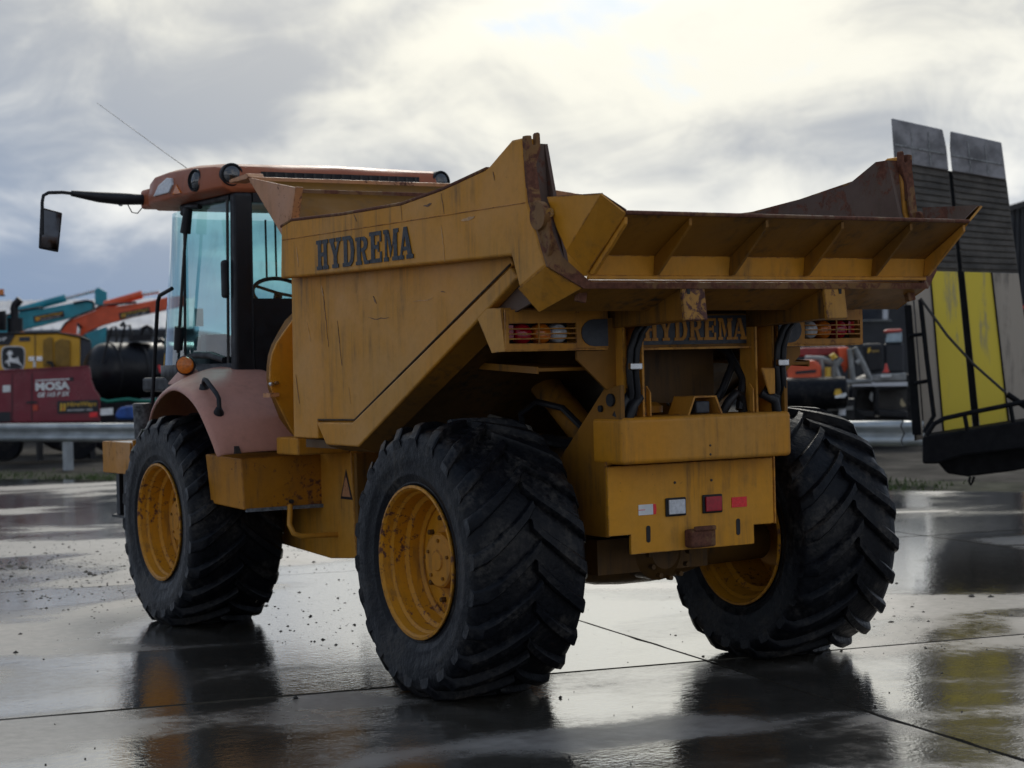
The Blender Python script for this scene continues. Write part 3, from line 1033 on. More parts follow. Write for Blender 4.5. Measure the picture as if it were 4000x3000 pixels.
# box beams ending in rusty tangs
for s in (1, -1):
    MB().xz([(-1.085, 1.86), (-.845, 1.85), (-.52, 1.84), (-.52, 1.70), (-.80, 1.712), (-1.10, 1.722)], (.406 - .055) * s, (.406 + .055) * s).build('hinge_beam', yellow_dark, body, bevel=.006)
    MB().xz([(-1.095, 1.872), (-1.114, 1.868), (-1.134, 1.722), (-1.112, 1.716)], (.406 - .062) * s, (.406 + .062) * s).build('hinge_tang', tang_paint, body, bevel=.004)
    MB().box(-1.120, -1.113, (.436) * s - .008, .436 * s + .008, 1.835, 1.885).build('tang_slot', black_paint, body)
    MB().hexa([(-1.05, .93 * s, 1.80), (-1.02, .93 * s, 1.80), (-1.02, .975 * s, 1.81), (-1.05, .975 * s, 1.81), (-1.05, .92 * s, 1.85), (-1.02, .92 * s, 1.85), (-1.02, .965 * s, 1.86), (-1.05, .965 * s, 1.86)]).build('chain_bracket', rusty, body, bevel=.004)

for s in (1, -1):
    sh_ = MB().xz([(.36, 1.46), (.14, 1.557), (-.45, 1.525), (-.45, 1.51), (.135, 1.54), (.35, 1.445)], .52 * s, .80 * s).build('deflector', yellow_dark, truck)
    MB().xz([(.365, 1.462), (.14, 1.563), (.128, 1.530), (.345, 1.432)], .801 * s, .815 * s).build('deflector_lip', yellow, sh_)
    MB().xz([(.127, 1.562), (-.45, 1.531), (-.45, 1.500), (.127, 1.530)], .801 * s, .812 * s).build('deflector_lip', yellow_dark, sh_)

# ---- rear frame: bumper box, lamp plate, uprights, light housings
rear = empty('rear_frame', (0, 0, 0), truck)
MB().box(-.678, -.42, -.498, .498, 1.072, 1.288).build('counter_box', yellow, rear, bevel=.022, seg=4)
mb = MB()
mb.yz([(.491, 1.06), (.491, .736), (.366, .736), (.366, .643), (-.366, .643), (-.366, .736), (-.491, .736), (-.491, 1.06)], -.534, -.516)
mb.build('lamp_plate', yellow_worn, rear, bevel=.003)
MB().box(-.538, -.40, -.502, -.493, .735, 1.065).build('plate_flange', yellow, rear)
for s in (1, -1):
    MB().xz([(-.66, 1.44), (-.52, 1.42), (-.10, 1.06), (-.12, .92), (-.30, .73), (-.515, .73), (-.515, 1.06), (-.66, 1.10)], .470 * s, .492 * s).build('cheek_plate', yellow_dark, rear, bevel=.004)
    MB().lathe([(0, .030), (.012, .030)], (-.585, (.492 if s > 0 else -.504), 1.37), (0, 1, 0), 20).build('cheek_hole', black_paint, rear, smooth=40)
    MB().lathe([(0, .016), (.012, .016)], (-.50, (.492 if s > 0 else -.504), 1.33), (0, 1, 0), 16).build('cheek_hole', black_paint, rear, smooth=40)
    # transverse gusset below the light housing
    MB().yz([(.505 * s, 1.75), (.44 * s, 1.75), (.44 * s, 1.44), (.50 * s, 1.42), (.66 * s, 1.56), (.66 * s, 1.60), (.505 * s, 1.60)], -.56, -.545).build('corner_plate', yellow_dark, rear)
    # upright channel
    mb = MB()
    mb.box(-.62, -.50, (.440 * s) - .006, (.440 * s) + .006, 1.287, 1.72)
    mb.box(-.62, -.50, (.335 * s) - .006, (.335 * s) + .006, 1.287, 1.70)
    mb.yz([(.44 * s, 1.287), (.335 * s, 1.287), (.335 * s, 1.70), (.44 * s, 1.72)], -.505, -.495)
    up = mb.build('upright', yellow, rear)
    MB().xz([(-.63, 1.29), (-.60, 1.29), (-.60, 1.43), (-.63, 1.40)], .30 * s, .308 * s).build('upright_foot', yellow, up)
    yo = 0 if s > 0 else -.868
    for d in (-.018, .018):
        MB().tube([(-.60, .40 + d + yo, 1.30), (-.645, .405 + d + yo, 1.40), (-.655, .42 + d + yo, 1.50), (-.660, .415 + d + yo, 1.60), (-.665, .385 + d + yo, 1.68), (-.66, .33 + d + yo, 1.735), (-.60, .25 + d + yo, 1.785)], .016, 10).build('hydraulic_hose', hose_rubber, rear, smooth=50)
    MB().box(-.690, -.640, .418 + yo - .032, .418 + yo + .032, 1.508, 1.540).build('hose_clamp', chrome, rear, bevel=.005)
    mb = MB()
    mb.tube([(-.60, .47 * s, 1.29), (-.62, .45 * s, 1.36), (-.60, .40 * s, 1.40)], .03, 8)
    mb.tube([(-.64, .44 * s, 1.28), (-.65, .42 * s, 1.34), (-.62, .36 * s, 1.38)], .024, 8)
    mb.build('hose_boot', hose_rubber, rear, smooth=50)

# light housings
for s in (1, -1):
    lb = empty('tail_light_housing', (0, 0, 0), truck)
    out, inn = 1.055, .50
    mb = MB()
    XF = -.575
    mb.xz([(XF, 1.605), (-.460, 1.600), (-.335, 1.765), (-.335, 1.80), (-.545, 1.80)], (out) * s, (out - .012) * s)
    mb.box(XF, -.45, *sorted((inn * s, (out - .012) * s)), 1.603, 1.612)
    mb.xz([(-.545, 1.80), (-.335, 1.80), (-.335, 1.765), (-.46, 1.612), (-.47, 1.612), (-.47, 1.78), (-.545, 1.78)], inn * s, (out - .012) * s)
    mb.build('housing_shell', yellow, lb)
    mb = MB()
    # face: frame round a grilled opening
    g0, g1, z0, z1 = .675, 1.035, 1.638, 1.728
    mb.box(XF - .006, XF + .004, *sorted((g1 * s, (out - .002) * s)), 1.608, 1.79)
    mb.box(XF - .006, XF + .004, *sorted((inn * s, g0 * s)), 1.612, 1.79)
    mb.box(XF - .006, XF + .004, *sorted((g0 * s, g1 * s)), 1.608, z0)
    mb.box(XF - .006, XF + .004, *sorted((g0 * s, g1 * s)), z1, 1.79)
    mb.build('housing_face', yellow_rusty, lb)
    for zz in (1.659, 1.681, 1.704):
        MB().box(XF - .010, XF - .002, *sorted((g0 * s, g1 * s)), zz - .003, zz + .003).build('grille_bar', yellow_rusty, lb)
    MB().box(XF - .011, XF - .003, *sorted((.875 * s, .881 * s)), z0, z1).build('grille_bar', yellow_rusty, lb)
    MB().box(-.50, -.49, *sorted((g0 * s, g1 * s)), 1.62, 1.75).build('housing_back', black_paint, lb)
    for y, mat, nm, r in ((.935, red_lens, 'stop_lamp', .042), (.833, amber_lens, 'turn_lamp', .042), (.745, clear_lens, 'reverse_lamp', .040)):
        MB().lathe([(0, r * 1.1), (.035, r * 1.1), (.050, r), (.060, r * .7), (.062, .001)], (-.50, y * s, 1.682), (-1, 0, 0), 22).build(nm, mat, lb, smooth=50)
    MB().box(-.545, -.52, *sorted((.99 * s, 1.03 * s)), 1.665, 1.722).build('side_reflector', red_lens, lb)
    # round-cornered dark cover beside it
    pts = [(.505, 1.62), (.505, 1.745)]
    for k in range(9):
        a = pi / 2 + pi * k / 8
        pts.append((.580 + .07 * -cos(a), 1.682 + .062 * sin(a)))
    MB().yz([(a * s, b) for a, b in pts], XF - .012, XF - .007).build('grey_cover', decal_grey, lb)

# name plate between the uprights
MB().box(-.555, -.54, -.33, .33, 1.606, 1.765).build('name_plate', yellow_dark, rear)
MB().box(-.560, -.5555, -.325, .325, 1.622, 1.757).build('plate_field', decal_grey, rear)
MB().box(-.585, -.535, -.33, .33, 1.598, 1.608).build('plate_ledge', yellow, rear)
slab_text(MB(), 'HYDREMA', (-.560, .285, 1.640), (0, -1, 0), (0, 0, 1), (-1, 0, 0), .61, .104, .004).build('lettering', yellow_rusty, rear)
MB().box(-.30, -.29, -.32, .32, 1.34, 1.60).build('shield_sheet', oily, rear)

# camera hood and bracket on the bumper box
mb = MB()
hood = [(.083, 1.286), (.044, 1.375), (-.088, 1.375), (-.125, 1.286), (-.115, 1.286), (-.080, 1.367), (.037, 1.367), (.073, 1.286)]
mb.yz([(y, z) for y, z in hood], -.62, -.46)
mb.build('camera_hood', yellow, rear)
MB().box(-.605, -.50, -.060, .02, 1.292, 1.350).build('camera', decal_grey, rear, bevel=.008)
MB().yz([(-.325, 1.502), (-.412, 1.500), (-.410, 1.372), (-.375, 1.372)], -.668, -.655).build('bracket', yellow, rear, bevel=.008)
mb = MB()
mb.tube([(-.56, -.17, 1.29), (-.58, -.19, 1.34), (-.57, -.24, 1.38), (-.55, -.29, 1.37), (-.54, -.31, 1.29)], .022, 10)
mb.build('cable_loop', black_paint, rear, smooth=50)
MB().lathe([(0, .12), (.03, .12), (.05, .09)], (-.35, .18, 1.30), (0, 0, 1), 18).build('filler_cap', yellow_dark, rear, smooth=40)

# lamp plate details
MB().box(-.545, -.5345, .048, .167, .808, .896).build('lamp_surround', black_plastic, rear, bevel=.006)
MB().box(-.556, -.5455, .060, .155, .818, .887).build('reverse_lamp', clear_lens, rear, bevel=.004)
MB().box(-.545, -.5345, -.169, -.051, .810, .899).build('lamp_surround', black_plastic, rear, bevel=.006)
MB().box(-.556, -.5455, -.158, -.063, .819, .890).build('stop_lamp', red_lens, rear, bevel=.004)
MB().box(-.538, -.5345, .238, .321, .824, .873).build('white_reflector', white_paint, rear)
mb = MB()
mb.yz([(.236, .824), (.222, .824), (.218, .848), (.222, .873), (.236, .873)], -.538, -.5345)
mb.box(-.5395, -.5385, .285, .322, .847, .850)
mb.build('red_reflector', red_reflector, rear)
MB().box(-.538, -.5345, -.322, -.230, .828, .877).build('red_reflector', red_reflector, rear)
for y in (.267, -.267):
    pts = [(y + .012 * cos(a), .733 + (.028 if sin(a) >= 0 else -.028) + .012 * sin(a)) for a in [2 * pi * k / 16 for k in range(16)]]
    MB().yz(pts, -.537, -.5345).build('slot', black_paint, rear)
mb = MB()
for y, z in ((.106, .967), (-.111, .967)):
    mb.lathe([(0, .007), (.004, .006)], (-.5342, y, z), (-1, 0, 0), 8)
mb.build('plate_bolts', dark_steel, rear)
mb = MB()
for y, z in ((.0, 1.10), (.0, 1.142)):
    mb.lathe([(0, .006), (.003, .005)], (-.678, y, z), (-1, 0, 0), 8)
mb.build('box_bolts', dark_steel, rear)
hk = MB().box(-.60, -.5345, -.085, .060, .655, .742).build('tow_block', rusty, rear, bevel=.012)
MB().box(-.61, -.59, -.080, .045, .735, .757).build('tow_block', rusty, rear, bevel=.006)
# warning sign on the cheek
mb = MB()
mb.xz([(-.545, 1.145), (-.510, 1.145), (-.5275, 1.225)], .4925, .4940)
mb.xz([(-.540, 1.06), (-.515, 1.06), (-.5275, 1.12)], .4925, .4940)
mb.build('warning_sign', yellow_rusty, rear)

# ---- front half: frame, tank behind the cab, steps, fenders
front = empty('front_frame', (0, 0, 0), truck)
for s in (1, -1):
    MB().xz([(2.36, 1.13), (2.00, 1.085), (1.965, .455), (2.30, .43), (3.0, .47), (4.7, .62), (4.7, 1.15), (3.0, 1.20)], .50 * s, .55 * s).build('frame_side', yellow, front, bevel=.006)
MB().box(1.95, 1.985, -.54, .54, .46, 1.06).build('frame_end', yellow_dark, front, bevel=.006)
MB().lathe([(-.42, .13), (.30, .13)], (1.80, 0, .90), (0, 0, 1), 20).build('articulation_pin', dark_steel, front, smooth=40)
MB().box(1.40, 2.0, -.20, .20, .62, .72).build('articulation_lug', yellow_dark, front, bevel=.01)
MB().box(1.40, 2.0, -.20, .20, 1.0, 1.08).build('articulation_lug', yellow_dark, front, bevel=.01)
mb = MB()
mb.xz([(2.06, .965), (2.14, .79), (1.985, .79)], .5505, .5525)
ws = mb.build('warning_sign', decal_black, front)
MB().xz([(2.061, .935), (2.118, .805), (2.006, .805)], .553, .5545).build('sign_field', flap_orange, ws)
# rounded tank standing behind the cab
pts = [(.60, 1.96), (.80, 1.91), (.90, 1.842), (.965, 1.765), (1.015, 1.70), (1.045, 1.637), (1.058, 1.57), (1.062, 1.50), (1.052, 1.44), (1.028, 1.387), (.985, 1.30), (.945, 1.22), (.91, 1.162), (.60, 1.12)]
full = pts + [(-a, b) for a, b in pts[::-1]]
MB().yz([(a * .80, b) for a, b in full], 2.021, 2.50).build('tank_drum', yellow_dark, front, bevel=.02)
MB().yz([(a - (.02 if a > 0 else -.02), b) for a, b in full], 2.0, 2.02).build('hydraulic_tank', yellow, front, bevel=.006, seg=3)
MB().yz([(1.065, 1.42), (1.01, 1.42), (1.01, 1.40), (1.065, 1.395)], 1.95, 2.05).build('tank_bracket', flap_orange, front)
mb = MB()
mb.lathe([(0, .012), (.03, .011)], (2.0, 1.04, 1.47), (-1, 0, 0), 8)
mb.lathe([(0, .012), (.03, .011)], (2.0, 1.01, 1.475), (-1, 0, 0), 8)
mb.build('tank_bolts', chrome, front)
MB().box(2.0, 2.30, .552, .88, 1.06, 1.16).build('tank_foot', yellow, front, bevel=.01)
MB().box(2.0, 2.30, -.88, -.552, 1.06, 1.16).build('tank_foot', yellow, front, bevel=.01)
for s in (1, -1):
    # step box behind the wheel: side face and broad rear face
    mb = MB()
    mb.hexa([(2.40, .46 * s, .742), (2.70, .46 * s, .76), (2.70, 1.13 * s, .77), (2.38, 1.055 * s, .740), (2.40, .46 * s, 1.052), (2.70, .46 * s, 1.055), (2.72, 1.15 * s, 1.062), (2.40, 1.06 * s, 1.040)])
    sb = mb.build('step_box', step_paint, front, bevel=.008)
    MB().box(2.375, 2.40, *sorted((.47 * s, 1.04 * s)), .728, .748).build('frayed_strip', grey_felt, sb)
    MB().lathe([(0, .014), (.03, .012)], (2.395, .755 * s, .775), (-1, 0, 0), 8).build('step_bolt', dark_steel, sb)
    MB().tube([(2.30, .80 * s, .76), (2.24, .835 * s, .65), (2.22, .82 * s, .60), (2.20, .78 * s, .582), (2.20, .55 * s, .578)], .016, 10).build('step_loop', yellow, front, smooth=60)
    # fender: an arch that stands off the tyre
    fo = [(4.00, 1.03, 1.02), (3.88, 1.06, 1.19), (3.68, 1.10, 1.34), (3.50, 1.115, 1.415), (3.30, 1.13, 1.462), (3.12, 1.16, 1.470), (2.93, 1.19, 1.455), (2.76, 1.205, 1.415), (2.60, 1.215, 1.345), (2.48, 1.215, 1.23), (2.40, 1.21, 1.14), (2.36, 1.205, 1.062)]
    fi = [(4.28, .56, 1.10), (4.20, .56, 1.36), (4.08, .56, 1.50), (3.85, .56, 1.565), (3.62, .56, 1.585), (3.38, .56, 1.575), (3.14, .56, 1.545), (2.92, .56, 1.495), (2.72, .56, 1.41), (2.54, .56, 1.29), (2.42, .56, 1.16), (2.37, .56, 1.062)]
    mb = MB()
    rows = []
    for a, b in zip(fo, fi):
        a, b = Vector(a), Vector(b)
        row = []
        for k in range(9):
            t = k / 8
            p = a.lerp(b, t)
            p.z += .030 * sin(pi * t) * (1 if a.z > 1.2 else .4)
            row.append(Vector((p.x, p.y * s, p.z)))
        lip = row[0] + Vector((0, .012 * s, -.012)) + Vector((3.31 - row[0].x, 0, .63 - row[0].z)).normalized() * .018
        rows.append([lip] + row)
    for i in range(len(rows) - 1):
        mb.loft(rows[i], rows[i + 1])
    bm = MB()
    n = 10
    vs = [p for r in rows for p in r]
    bm.add(vs, [(i * n + k, i * n + k + 1, (i + 1) * n + k + 1, (i + 1) * n + k) for i in range(len(rows) - 1) for k in range(n - 1)])
    fd = bm.build('fender', pink, truck, smooth=60, solid=.022)
    sub = fd.modifiers.new('sub', 'SUBSURF')
    sub.levels = 2
    sub.render_levels = 2
    # grab handle, lamp pod, drain notches
    MB().tube([(2.80, 1.11 * s, 1.43), (2.785, 1.12 * s, 1.485), (2.76, 1.125 * s, 1.503), (2.72, 1.13 * s, 1.498), (2.56, 1.135 * s, 1.42), (2.525, 1.135 * s, 1.39), (2.53, 1.13 * s, 1.30)], .014, 10).build('grab_handle', black_plastic, fd, smooth=60)
    mb, mb2 = MB(), MB()
    mb2.lathe([(0, .034), (.02, .030), (.05, .016)], (2.80, 1.11 * s, 1.43), (0, .2 * s, 1), 14)
    mb.lathe([(0, .034), (.02, .030), (.05, .016)], (2.545, 1.13 * s, 1.295), (-.6, .2 * s, 1.0), 14)
    mb.build('handle_foot', black_plastic, fd, smooth=60)
    mb2.build('handle_foot', black_plastic, fd, smooth=60)
    pod = MB().hexa([(3.48, .82 * s, 1.50), (3.80, .82 * s, 1.50), (3.80, .97 * s, 1.47), (3.48, .98 * s, 1.46), (3.55, .85 * s, 1.575), (3.70, .85 * s, 1.575), (3.70, .92 * s, 1.56), (3.55, .93 * s, 1.56)]).build('lamp_pod', pink, fd, bevel=.02, seg=3)
    MB().lathe([(0, .062), (.035, .062), (.042, .056)], (3.545, .925 * s, 1.592), (-.85, .5 * s, .02), 24).build('turn_lamp_case', black_plastic, fd, smooth=40)
    MB().lathe([(0, .055), (.012, .052), (.020, .03), (.022, .001)], (3.510, .946 * s, 1.594), (-.85, .5 * s, .02), 24).build('turn_lamp', amber_lens, fd, smooth=50)
    mb = MB()
    for y in (1.10, .72):
        mb.hexa([(2.340, (y - .02) * s, 1.072), (2.39, (y - .02) * s, 1.072), (2.39, (y + .02) * s, 1.072), (2.340, (y + .02) * s, 1.072),
                 (2.355, (y - .012) * s, 1.115), (2.41, (y - .012) * s, 1.115), (2.41, (y + .012) * s, 1.115), (2.355, (y + .012) * s, 1.115)])
    mb.build('fender_notch', dark_steel, fd)

# front apron, bumper tray and its black legs
MB().box(4.60, 5.05, -.52, .52, .62, 1.48).build('bonnet', yellow, front, bevel=.06, seg=3)
for s in (1, -1):
    mb = MB()
    mb.box(4.40, 4.95, *sorted((1.0 * s, .985 * s)), .87, 1.085)
    mb.box(4.93, 4.95, *sorted((.52 * s, .984 * s)), .87, 1.085)
    mb.box(4.40, 4.93, *sorted((.52 * s, .984 * s)), .87, .885)
    mb.box(4.38, 4.40, *sorted((.52 * s, .984 * s)), .87, 1.10)
    tray = mb.build('step_tray', yellow_rusty, front, bevel=.004)
    MB().box(4.45, 4.90, *sorted((.56 * s, .97 * s)), .886, 1.083).build('tray_fill', grime_white, tray, bevel=.02)
    mb = MB()
    mb.box(4.74, 4.80, *sorted((.90 * s, .96 * s)), .58, .868)
    mb.box(4.55, 4.60, *sorted((.92 * s, .98 * s)), .58, .868)
    mb.box(4.53, 4.82, *sorted((.88 * s, .99 * s)), .565, .582)
    mb.build('lower_step', black_paint, front)
    MB().lathe([(0, .055), (.12, .058), (.20, .062), (.24, .064), (.245, .05)], (4.42, .90 * s, 1.105), (0, 0, 1), 20).build('canister', canister_mat, front, smooth=40)
    MB().tube([(4.50, .80 * s, 1.10), (4.48, .80 * s, 1.40), (4.34, .80 * s, 2.03), (4.30, .80 * s, 2.07), (4.15, .77 * s, 2.11)], .014, 10).build('handrail', black_paint, front, smooth=60)

# ---- cab
cab = empty('cab', (0, 0, 0), truck)
ZB, ZT = 1.55, 2.655


def cab_outline(z, n=14):
    """left half of the plan at height z, from rear corner round to the nose"""
    t = (z - ZB) / (ZT - ZB)
    xf = 5.10 - .36 * t
    y0 = .735 - .02 * t
    pts = [(3.15, y0), (3.36, y0), (4.02, y0)]
    xc = 4.02
    for k in range(1, n + 1):
        a = pi / 2 * k / n
        pts.append((xc + (xf - xc) * sin(a) ** .9, y0 * cos(a) ** .62 if k < n else 0.0))
    return pts


def cab_wall(z0, z1, i0, i1, side, name, mat, thick, inset=0.0):
    A = cab_outline(z0)[i0:i1 + 1]
    B = cab_outline(z1)[i0:i1 + 1]
    mb = MB().loft([(x - (inset if x > 4 else 0), (y - inset * (1 if y > .01 else 0)) * side, z0) for x, y in A], [(x, (y - inset * (1 if y > .01 else 0)) * side, z1) for x, y in B])
    return mb.build(name, mat, cab, smooth=50, solid=thick)


# windscreen wraps both sides, one sheet
A = cab_outline(ZB + .03)[2:]
B = cab_outline(ZT - .03)[2:]
Af = [(x, y, ZB + .03) for x, y in A] + [(x, -y, ZB + .03) for x, y in A[:-1][::-1]]
Bf = [(x, y, ZT - .03) for x, y in B] + [(x, -y, ZT - .03) for x, y in B[:-1][::-1]]
MB().loft(Af, Bf).build('windscreen', screen_glass, cab, smooth=60)
for s in (1, -1):
    y0 = .735
    dr = empty('door_frame', (0, 0, 0), cab)
    bpy.data.objects.remove(dr)
    MB().add([(3.225, y0 * s - .004 * s, 1.64), (4.015, y0 * s - .004 * s, 1.64), (4.015, .715 * s, 2.62), (3.225, .715 * s, 2.62)], [(0, 1, 2, 3)]).build('door_glass', cab_glass, cab)
    # rear corner pillar
    MB().hexa([(3.13, .765 * s, 1.48), (3.22, .765 * s, 1.48), (3.22, .63 * s, 1.48), (3.13, .63 * s, 1.48),
               (3.13, .745 * s, 2.66), (3.21, .745 * s, 2.66), (3.21, .62 * s, 2.66), (3.13, .62 * s, 2.66)]).build('corner_pillar', black_paint, cab, bevel=.02, seg=3)
    MB().tube([(3.235, .768 * s, 1.60), (3.225, .752 * s, 2.62)], .010, 8).build('door_seal', dark_steel, cab)
    MB().tube([(4.02, .742 * s, 1.60), (4.02, .720 * s, 2.64)], .010, 8).build('door_seal', black_plastic, cab)
    MB().tube([(3.22, .725 * s, 2.64), (4.04, .722 * s, 2.64)], .024, 8).build('door_header', black_plastic, cab, smooth=60)
    MB().tube([(3.37, .735 * s, 1.62), (3.6, .74 * s, 1.655), (3.85, .74 * s, 1.66), (4.05, .735 * s, 1.64)], .022, 8).build('door_sill', black_plastic, cab, smooth=60)
    MB().box(3.20, 3.262, *sorted((.755 * s, .80 * s)), 2.005, 2.245).build('door_handle', black_plastic, cab, bevel=.022, seg=3)
    # wiper / stay with its two black sleeves
    if s < 0:
        continue
    MB().tube([(3.845, .765 * s, 2.60), (3.90, .775 * s, 2.35), (4.05, .78 * s, 1.68)], .011, 8).build('stay_rod', dark_steel, cab, smooth=60)
    MB().tube([(3.84, .765 * s, 2.62), (3.885, .772 * s, 2.46)], [.030, .036], 10).build('rod_sleeve', black_plastic, cab, smooth=60)
    MB().tube([(4.01, .778 * s, 1.85), (4.045, .78 * s, 1.70)], [.034, .030], 10).build('rod_sleeve', black_plastic, cab, smooth=60)
    MB().tube([(3.70, .74 * s, 2.62), (3.84, .765 * s, 2.63), (4.0, .74 * s, 2.60)], .020, 8).build('rod_hinge', black_plastic, cab, smooth=60)
# rear wall: black sheet below, window above
mb = MB()
mb.box(3.14, 3.20, -.628, .628, 1.48, 2.0)
mb.box(3.14, 3.20, -.615, .615, 2.60, 2.66)
mb.build('rear_wall', black_paint, cab)
MB().add([(3.165, .63, 2.0), (3.165, -.63, 2.0), (3.165, -.63, 2.60), (3.165, .63, 2.60)], [(0, 1, 2, 3)]).build('rear_window', cab_glass, cab)
MB().box(3.13, 4.90, -.72, .72, 1.42, 1.52).build('cab_floor', black_plastic, cab, bevel=.02)
mb = MB()
A = cab_outline(ZB - .02)
lo = [(x * 1.0, y, 1.50) for x, y in A]
hi = [(x, y, ZB + .05) for x, y in A]
mb.loft(lo, hi)
mb.loft([(x, -y, z) for x, y, z in lo], [(x, -y, z) for x, y, z in hi])
mb.build('cab_skirt', black_plastic, cab, smooth=60, solid=.02)
# inside: wheel, column, seat, dashboard
st = MB()
ring = [(4.10 + .16 * sin(a) * .35, .02 + .19 * cos(a), 2.075 + .19 * sin(a) * .55) for a in [2 * pi * k / 28 for k in range(29)]]
st.tube(ring, .014, 8)
st.tube([(4.10, .02, 2.075), (4.06, -.14, 2.04)], .012, 6)
st.tube([(4.10, .02, 2.075), (4.16, .17, 2.13)], .012, 6)
st.tube([(4.10, .02, 2.075), (4.30, .02, 1.70)], .03, 10)
st.build('steering_wheel', black_plastic, cab, smooth=60)
mb = MB()
mb.box(3.42, 3.90, -.30, .22, 1.62, 1.80)
mb.hexa([(3.32, -.28, 1.80), (3.48, -.28, 1.80), (3.48, .20, 1.80), (3.32, .20, 1.80), (3.25, -.24, 2.02), (3.36, -.24, 2.02), (3.36, .16, 2.02), (3.25, .16, 2.02)])
mb.build('seat', black_plastic, cab, bevel=.04, seg=3)
MB().box(4.35, 4.62, -.45, .45, 1.52, 1.80).build('dashboard', black_plastic, cab, bevel=.04, seg=3)
MB().box(3.95, 4.05, .45, .62, 1.66, 1.80).build('console', decal_grey, cab, bevel=.01)
MB().tube([(4.60, -.12, 2.20), (4.60, -.12, 2.62)], .008, 6).build('blind_cord', black_plastic, cab)
MB().tube([(4.60, -.195, 2.20), (4.60, -.195, 2.62)], .008, 6).build('blind_cord', black_plastic, cab)
MB().box(4.28, 4.292, .50, .56, 1.86, 1.98).build('paper_notice', white_paint, cab)

# roof: a moulded cap with lamps
roof_pts = []
rows = []
sec = [  # x, half width, z underside, z side top, z crown
    (3.14, .70, 2.685, 2.78, 2.800), (3.17, .80, 2.665, 2.805, 2.835), (3.25, .835, 2.660, 2.825, 2.860), (3.60, .85, 2.660, 2.850, 2.885),
    (4.00, .85, 2.660, 2.862, 2.900), (4.25, .845, 2.660, 2.855, 2.895), (4.45, .80, 2.665, 2.835, 2.880), (4.60, .745, 2.670, 2.815, 2.860), (4.75, .68, 2.680, 2.800, 2.835), (4.86, .60, 2.700, 2.770, 2.795)]
mb = MB()
NR = 15
for x, hw, zu, zs, zc in sec:
    row = []
    loop = [(-hw + .06, zu), (-hw, zu + .03), (-hw - .005, (zu + zs) / 2), (-hw + .01, zs), (-hw + .08, zs + .022), (-hw * .5, zc - .008), (0, zc), (hw * .5, zc - .008), (hw - .08, zs + .022), (hw - .01, zs), (hw + .005, (zu + zs) / 2), (hw, zu + .03), (hw - .06, zu), (hw * .4, zu), (-hw * .4, zu)]
    rows.append([(x, y, z) for y, z in loop])
vs = [p for r in rows for p in r]
fs = [(i * NR + k, i * NR + (k + 1) % NR, (i + 1) * NR + (k + 1) % NR, (i + 1) * NR + k) for i in range(len(rows) - 1) for k in range(NR)]
fs += [tuple(range(NR)), tuple(range((len(rows) - 1) * NR, len(rows) * NR))]
roof = mb.add(vs, fs).build('cab_roof', roof_red, truck, smooth=45, bevel=.012, seg=2)
for s in (1, -1):
    MB().lathe([(-.03, .072), (.012, .072), (.018, .064), (.006, .060)], (3.165, .745 * s, 2.772), (-1, .12 * s, 0), 26).build('lamp_bezel', black_plastic, roof, smooth=40)
    MB().lathe([(0, .060), (.012, .050), (.018, .001)], (3.16, .745 * s, 2.772), (-1, .12 * s, 0), 26).build('work_lamp', lamp_dark, roof, smooth=50)
    MB().lathe([(-.03, .072), (.012, .072), (.018, .064), (.006, .060)], (3.50, .845 * s, 2.765), (-.25, 1 * s, .05), 26).build('lamp_bezel', black_plastic, roof, smooth=40)
    MB().lathe([(0, .060), (.012, .050), (.018, .001)], (3.50, .847 * s, 2.765), (-.25, 1 * s, .05), 26).build('work_lamp', lamp_dark, roof, smooth=50)
    # glazed marker at the front corner
    pts = [(4.22, .842, 2.725), (3.93, .846, 2.725), (3.86, .846, 2.77), (3.88, .846, 2.815), (3.96, .845, 2.825), (4.12, .842, 2.79)]
    MB().prism([(a, b * s, c) for a, b, c in pts], (0, .020 * s, 0)).build('corner_lens', clear_lens, roof, bevel=.006)
    MB().prism([(3.87, .850 * s, 2.705), (3.73, .850 * s, 2.705), (3.80, .850 * s, 2.765)], (0, .012 * s, 0)).build('corner_reflector', amber_lens, roof)
    # mirror bracket and arm
    MB().box(4.62, 4.80, *sorted((.58 * s, .735 * s)), 2.690, 2.825).build('mirror_bracket', roof_red, roof, bevel=.025, seg=3)
    arm = MB().tube([(4.75, .725 * s, 2.755), (4.76, .90 * s, 2.757), (4.76, 1.05 * s, 2.765), (4.75, 1.24 * s, 2.785)], [.036, .042, .036, .020], 12).build('mirror_arm', black_plastic, truck, smooth=60)
    MB().tube([(4.775, .875 * s, 2.75), (4.774, .888 * s, 2.751)], .0435, 12).build('arm_band', white_paint, arm)
    MB().tube([(4.75, 1.23 * s, 2.784), (4.75, 1.30 * s, 2.790), (4.75, 1.40 * s, 2.785), (4.75, 1.435 * s, 2.765), (4.75, 1.445 * s, 2.72), (4.75, 1.45 * s, 2.50)], .012, 8).build('mirror_stem', black_plastic, arm, smooth=60)
    hd = MB().hexa([(4.78, 1.33 * s, 2.385), (4.80, 1.33 * s, 2.385), (4.80, 1.465 * s, 2.41), (4.78, 1.465 * s, 2.41), (4.78, 1.295 * s, 2.655), (4.80, 1.295 * s, 2.655), (4.80, 1.445 * s, 2.69), (4.78, 1.445 * s, 2.69)])
    hd.build('mirror_case', black_plastic, arm, bevel=.014, seg=3)
    MB().add([(4.776, 1.342 * s, 2.402), (4.776, 1.452 * s, 2.424), (4.776, 1.433 * s, 2.674), (4.776, 1.309 * s, 2.645)], [(0, 1, 2, 3)]).build('mirror_pane', mirror_glass, arm)
    MB().tube([(4.76, .84 * s, 2.72), (4.76, .81 * s, 2.665), (4.76, .77 * s, 2.66), (4.76, .735 * s, 2.70)], .004, 6).build('mirror_cable', black_plastic, arm)
